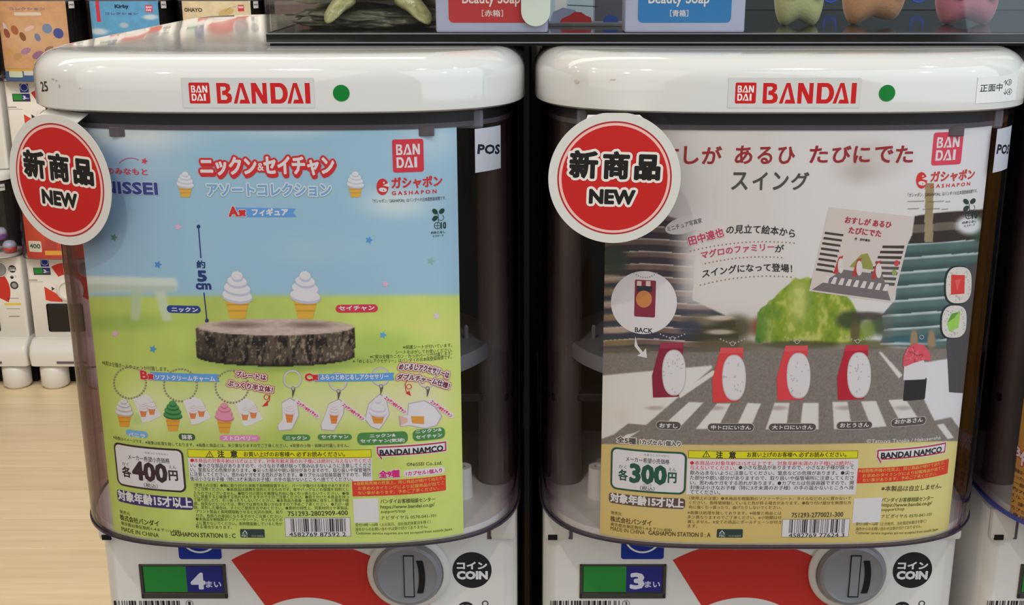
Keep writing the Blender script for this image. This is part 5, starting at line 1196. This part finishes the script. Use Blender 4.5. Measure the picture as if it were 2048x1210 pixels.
# three plush figures
def plush(px, pyb, w, h, cols, label, lean=0):
    p = at_floor(px, pyb); r = empty('plush_toy', (p[0], p[1] + .008, FL), label, 'toy', 'soft toys in the showcase')
    def body():
        bm = bmesh.new(); bmesh.ops.create_uvsphere(bm, u_segments=48, v_segments=32, radius=1)
        for v in bm.verts:
            x, y, z = v.co; X = x * w / 2 * (1.0 - .12 * max(0, z)); Z = (z + 1) / 2 * h
            if z < .2:                      # square off the lower half and raise a notch between two feet
                k = (.2 - z) / 1.2; X = math.copysign(min(abs(x) ** (1 - .62 * k), 1), x) * w / 2
                Z = h * .6 * (1 - k ** .7) + (h * .10 * math.exp(-(X / (w * .20)) ** 2) + lean * X) * k ** .6
            v.co = (X, y * w * .34, max(Z, -.01))
        m0 = min(v.co.z for v in bm.verts)
        for v in bm.verts: v.co.z -= m0
        return bm
    m = principled('soft_felt', cols[0], .9, noise=.08, nscale=500, bump=.5, **{'Sheen Weight': .4})
    bo = obj('body', body(), m, r, smooth=True)
    md = principled('soft_dark_felt', cols[1], .85, noise=.1, nscale=400)
    for sx in (-1, 1):
        bm = bmesh.new(); bmesh.ops.create_uvsphere(bm, u_segments=20, v_segments=12, radius=1)
        for v in bm.verts: v.co = (v.co.x * w * .15 + sx * w * .24 + .002, v.co.y * .004 - w * .30, v.co.z * w * .15 + cols[2])
        obj('patch', bm, md, r, smooth=True)
    bm = bmesh.new(); bmesh.ops.create_uvsphere(bm, u_segments=32, v_segments=20, radius=1)
    for v in bm.verts: v.co = (v.co.x * w * .42, v.co.y * w * .32, v.co.z * w * .36 + h + w * .18)
    obj('head', bm, m, r, smooth=True)
    return r
plush(1600, 52, .0335, .050, ((196, 198, 140), (72, 60, 50), .0225), 'pale yellow soft toy with dark brown patches in the showcase')
plush(1750, 50, .043, .050, ((204, 150, 110), (64, 54, 46), .0245), 'light orange soft toy in the showcase', .12)
plush(1937, 50, .043, .052, ((196, 120, 140), (158, 138, 52), .0230), 'pink soft toy with two yellow pads in the showcase')
# blue strokes painted on the back panel as a neon sign's reflection
s = Surf([(-.5, SY1 - .0064), (1.1, SY1 - .0064)], (0, 0, 0)); s.u = s.x.copy(); s.root = (0, 0, 0)
pr = Print(s, .0001)
for cx in (1661, 1836): pr.line([(cx - 11, -14), (cx - 9, 2), (cx + 2, 4), (cx + 12, 0), (cx + 16, -14)], 3, (60, 92, 220), 1)
dl = pr.build('neon_reflection', None, label=None)
dl.parent = sc; dl.location = (-ox, -oy, -SZ); dl['label'] = 'blue strokes painted as a neon reflection on the back panel'

# ------------------------------------------------------------------ the shop behind: floor, wall, far row of machines
fl = struct('floor', box((-7, -1.5, -.02), (4.0, 6.2, -.004)), principled('floor_underlay', (150, 120, 84), .8))
def wood(name, k):
    m = principled(name, (205, 172, 124), .33); nt = m.node_tree; b = nt.nodes['Principled BSDF']
    tc = nt.nodes.new('ShaderNodeTexCoord'); mp = nt.nodes.new('ShaderNodeMapping'); mp.inputs['Scale'].default_value = (1.2, 22, 1); mp.inputs['Location'].default_value = (k, k * 3, 0)
    n1 = nt.nodes.new('ShaderNodeTexNoise'); n1.inputs['Scale'].default_value = 2.2; n1.inputs['Detail'].default_value = 6; cr = nt.nodes.new('ShaderNodeValToRGB')
    cr.color_ramp.elements[0].position = .3; cr.color_ramp.elements[0].color = (*lin((226 - 3 * k, 204 - 3 * k, 164 - 3 * k)), 1); cr.color_ramp.elements[1].position = .75; cr.color_ramp.elements[1].color = (*lin((240 - 3 * k, 222 - 3 * k, 186 - 3 * k)), 1)
    nt.links.new(tc.outputs['Object'], mp.inputs[0]); nt.links.new(mp.outputs[0], n1.inputs[0]); nt.links.new(n1.outputs[0], cr.inputs[0]); nt.links.new(cr.outputs[0], b.inputs['Base Color'])
    return m
WD = [wood('oak_boards', k) for k in range(3)]
rr = random.Random(11); pw = .18; nrow = 22
meshes = []
for k in range(3):
    bm = box((0, 0, -.004), (2.9985, pw - .0012, 0), .0006, 1); me = bpy.data.meshes.new('plank'); bm.to_mesh(me); bm.free(); me.materials.append(WD[k]); meshes.append(me)
for i in range(nrow):
    off = rr.uniform(0, .7)
    for j in range(3):
        o = bpy.data.objects.new('plank', meshes[rr.randrange(3)]); COL.objects.link(o); o.parent = fl; o.location = (-6.9 + off + 3.0 * j, 1.3 + pw * i, 0)
struct('wall_back', box((-6, 5.2, 0), (4, 5.3, 3.4)), principled('dark_wall', (74, 64, 58), .7, noise=.05, nscale=3))
struct('wall_left', box((-5.1, -1.5, 0), (-5.0, 5.2, 3.4)), principled('warm_wall', (196, 172, 148), .8, noise=.05, nscale=3))

# cards of the far row: coloured grounds with soft shapes
def far_card(root, u, kind, label):
    s = Surf(front(A0 - .0036, B0 - .0036, 60), root); r = empty('display_card', root, label, 'poster', 'printed cards in the far row')
    def pt(x, y, uu, zz):
        v = (zz - ZL) / (ZH - ZL); C = np.zeros((len(x), 3)); n = fbm(uu * 60 + kind * 9, zz * 60)
        base, low = {0: ((206, 160, 116), (66, 96, 140)), 1: ((96, 164, 206), (92, 140, 84)), 2: ((222, 208, 170), (214, 200, 160)), 3: ((200, 74, 54), (196, 60, 48)), 4: ((226, 200, 208), (210, 190, 200))}[kind]
        C[:] = base; C = C * (.93 + .14 * n[:, None])
        if kind == 1:
            for cx, cy, rx_, ry_ in ((-.09, .62, .04, .05), (.095, .60, .04, .05), (0, .42, .05, .06), (-.1, .5, .02, .03), (.09, .8, .03, .04)): C = mixc(C, (220, 226, 230), blob(uu, v, cx, cy, rx_, ry_, .6) * .85)
            C = mixc(C, (60, 84, 146), blob(uu, v, -.04, .52, .05, .05, .5) * .8); C = mixc(C, (60, 84, 146), blob(uu, v, .07, .52, .03, .05, .5) * .8); C = mixc(C, (196, 150, 96), blob(uu, v, .06, .54, .02, .03, .5)); C = mixc(C, (206, 206, 206), blob(uu, v, 0, .70, .018, .04, .5) * .7)
        if kind == 0: C = mixc(C, (214, 178, 140), blob(uu, v, 0, .55, .12, .25, .9) * .7)
        return mixc(C, low, (v < .155).astype(float))
    sheet('card_sheet', s, PU0, PU1, ZL, ZH, 120, 130, pt, r)
    pr = Print(s); hh = ZH - ZL; Z = lambda v: ZL + v * hh
    if kind == 0:
        pr.textuv('コレクション', -.07, Z(.885), .05, Z(.885), .009, (150, 120, 130), 2, .0008); pr.rectuv(-.055, Z(.82), .035, Z(.86), (220, 208, 190), 1, .003)
        for x, v, w_, h_, c in ((-.09, .6, .02, .03, (150, 80, 60)), (-.06, .64, .022, .03, (170, 100, 70)), (-.035, .56, .018, .028, (140, 90, 50)), (.05, .66, .03, .03, (120, 140, 170)), (.085, .60, .03, .032, (70, 84, 150)), (.015, .55, .018, .025, (120, 130, 160)), (-.01, .66, .035, .012, (220, 190, 180)), (-.09, .64, .012, .05, (210, 200, 200)), (-.03, .38, .035, .018, (170, 130, 160)), (.01, .33, .04, .022, (150, 110, 140)), (.05, .40, .03, .018, (150, 110, 96)), (.085, .36, .03, .014, (120, 84, 72)), (-.09, .36, .03, .02, (200, 160, 90)), (-.06, .31, .03, .02, (190, 150, 100))): pr.elluv(x, Z(v), w_ * .55, h_ * .55, c, 1, 12, .4)
        pr.rectuv(-.115, Z(.125), .115, Z(.155), (210, 168, 70), 1)
        pr.rectuv(-.1, Z(.05), -.05, Z(.125), (206, 214, 190), 2, .004); pr.rectuv(-.045, Z(.075), .0, Z(.13), (206, 206, 206), 2)
        pr.rectuv(.0, Z(.0), .115, Z(.155), (60, 84, 124), 1)
    if kind == 1:
        pr.textuv('Kirby', -.025, Z(.90), .02, Z(.90), .014, (34, 44, 80), 2, .0011); pr.rectuv(-.092, Z(.74), -.078, Z(1), (206, 60, 80), 2); pr.textuv('コレクション', -.06, Z(.83), .05, Z(.83), .007, (80, 90, 140), 2, .0006)
        logo_square(Print(s), (0, 0), (1, 1), (0, 0, 0), (0, 0, 0), 0) if 0 else pr.rectuv(.075, Z(.86), .098, Z(.95), (206, 66, 96), 2, .002)
        pr.textuv('BAN', .078, Z(.91), .095, Z(.91), .006, (236, 220, 226), 3, .0005); pr.textuv('DAI', .078, Z(.875), .093, Z(.875), .006, (236, 220, 226), 3, .0005)
    if kind == 2:
        pr.textuv('OHAYO', -.108, Z(.865), -.045, Z(.865), .012, (96, 84, 70), 2, .0010); pr.textuv('ミルクコレクション', -.10, Z(.69), .03, Z(.69), .012, (140, 112, 70), 2, .0006)
        pr.rectuv(.075, Z(.87), .095, Z(.95), (206, 66, 80), 2, .002); pr.elluv(.035, Z(.86), .028, .012, (206, 180, 120), 1, 20, .3); pr.lineuv([(.03, Z(.86)), (.05, Z(.92)), (.07, Z(.93))], .001, (120, 110, 90), 2)
        pr.textuv('BAN', .078, Z(.91), .092, Z(.91), .006, (236, 220, 226), 3, .0005); pr.elluv(.07, Z(.80), .004, .006, (200, 60, 60), 2); pr.textuv('ガシャポン', .076, Z(.79), .105, Z(.79), .005, (200, 90, 90), 2, .0003)
    if kind == 3:
        pr.rectuv(-.105, Z(.09), -.055, Z(.24), (214, 214, 200), 1, .004); pr.textuv('400', -.10, Z(.14), -.06, Z(.14), .016, (60, 100, 70), 2, .001); pr.rectuv(-.04, Z(.12), .0, Z(.26), (180, 60, 60), 1); pr.rectuv(-.045, Z(.05), .04, Z(.11), (226, 170, 60), 1); pr.elluv(.01, Z(.3), .02, .02, (230, 190, 150), 1)
    if kind == 4: pr.elluv(0, Z(.5), .06, .07, (220, 140, 160), 1); pr.rectuv(-.105, Z(.03), -.02, Z(.2), (220, 216, 210), 1, .004)
    pr.build('card_print', r)
FARY = 4.23
far = []
ups = ['upper', 'lower']
ords = ['first', 'second', 'third', 'fourth']
for tier, z in ((0, H - .063 - .677), (1, H - .063 - .677 - .622), (2, H - .063 - .677 + .622)):
    for k in range(-1, 4):
        if tier == 1 and k > 1 and False: continue
        x = -1.672 + .31 * k
        where = ('upper', 'lower', 'top')[tier]
        pos_ = {-1: 'at the far left edge', 0: 'under the orange-brown card column' if tier else 'with the orange-brown card', 1: 'under the blue card column' if tier else 'with the blue card', 2: 'under the cream card column' if tier else 'with the cream card', 3: 'fourth from the left'}[k]
        far.append(machine((x, FARY, z), 'far white capsule machine in the %s tier, %s' % (where, pos_ if tier < 2 else ['seen in the glossy lid, first', 'seen in the glossy lid, second', 'seen in the glossy lid, third', 'seen in the glossy lid, fourth', 'at the far left edge'][k]), '3', None, True, group='white capsule machines of the far row'))
        if tier != 2 and k >= 0:
            kind = {(0, 0): 0, (0, 1): 1, (0, 2): 2, (0, 3): 4, (1, 0): 3, (1, 1): 2, (1, 2): 4, (1, 3): 1}[(tier, k)]
            far_card((x, FARY, z), 0, kind, {0: 'orange-brown card crowded with small pictures, in the far upper row', 1: 'sky blue card in the far %s row', 2: 'cream card in the far %s row', 3: 'red and orange card in the far lower row', 4: 'pale pink card in the far %s row'}[kind].replace('%s', where))
        s = Surf(front(A0, B0, 60), (x, FARY, z)); pr = Print(s, .0004); pr.rectuv(.128, LB - .035, .148, LB - .012, (200, 200, 200), 0); pr.textuv('POS', .131, LB - .026, .145, LB - .026, .005, (60, 60, 60), 1, .0004); pr.build('pos_label', far[-1])
# capsules in the far left machine
lz = H - .063 - .677 - .622
cc = [((226, 226, 230), 'pale'), ((110, 50, 140), 'purple'), ((190, 60, 50), 'red'), ((90, 80, 70), 'brown')]
for i, (dx, dz, c) in enumerate(((.05, 0, 0), (.11, 0, 2), (-.02, 0, 3), (.08, .048, 1), (.02, .048, 3), (-.08, 0, 1))):
    r = empty('toy_capsule', (-1.982 + dx, FARY - .03, lz + CB + .0036 + dz), '%s toy capsule in the far left machine, %s' % (cc[c][1], ['at the middle', 'right end', 'left of the middle', 'upper right', 'upper middle', 'left end'][i]), 'capsule', 'capsules in the far machine')
    m = principled('capsule_' + cc[c][1], cc[c][0], .25)
    obj('lower_half', lathe([(.006, 0), (.016, .004), (.0235, .014), (.025, .024)], n=20), m, r, smooth=True); obj('upper_half', lathe([(.025, .024), (.0235, .034), (.016, .044), (.0001, .048)], n=20), M['lav'], r, smooth=True)
# plinth of the far row, with the white rounded feet in front
for k in range(-1, 4):
    x = -1.672 + .31 * k; zb = H - .063 - .677 - .622
    pb = empty('machine_plinth', (x, FARY, 0))
    tag(pb, 'white plinth with rounded feet under the far machines, %s' % ['far left', 'below the red card', 'right of the red card', 'third from the right card', 'last on the right'][k + 1], 'plinth', 'plinths of the far row')
    z0 = .088
    def plm():
        P = []
        for z, xx, y in ((z0, .145, -.085), (z0 + .006, .150, -.098), (z0 + .050, .151, -.104), (z0 + .075, .150, -.096), (zb - .004, .148, -.070), (zb, .146, -.060)):
            P.append([(a, b, z) for a, b in rbox_outline(-xx, xx, y, .28, .014)])
        return loft(P)
    shared('plinth_body', 'plinthb', plm, M['body'], pb, 45)
    shared('slotted_vent', 'vent', lambda: box((-.05, -.1046, z0 + .018), (.06, -.102, z0 + .026), .001), M['mauve'], pb)
    shared('rear_base', 'rbase', lambda: box((-.14, .0, 0), (.14, .27, z0), .002), M['void'], pb)
    for sx in (-1, 1):
        shared('foot', 'foot%d' % sx, lambda: prism([(sx * .085 + .050 * math.cos(t), -.045 + .052 * math.sin(t)) for t in [2 * math.pi * i / 24 for i in range(24)]], 0, z0, .012), M['body'], pb, 50)
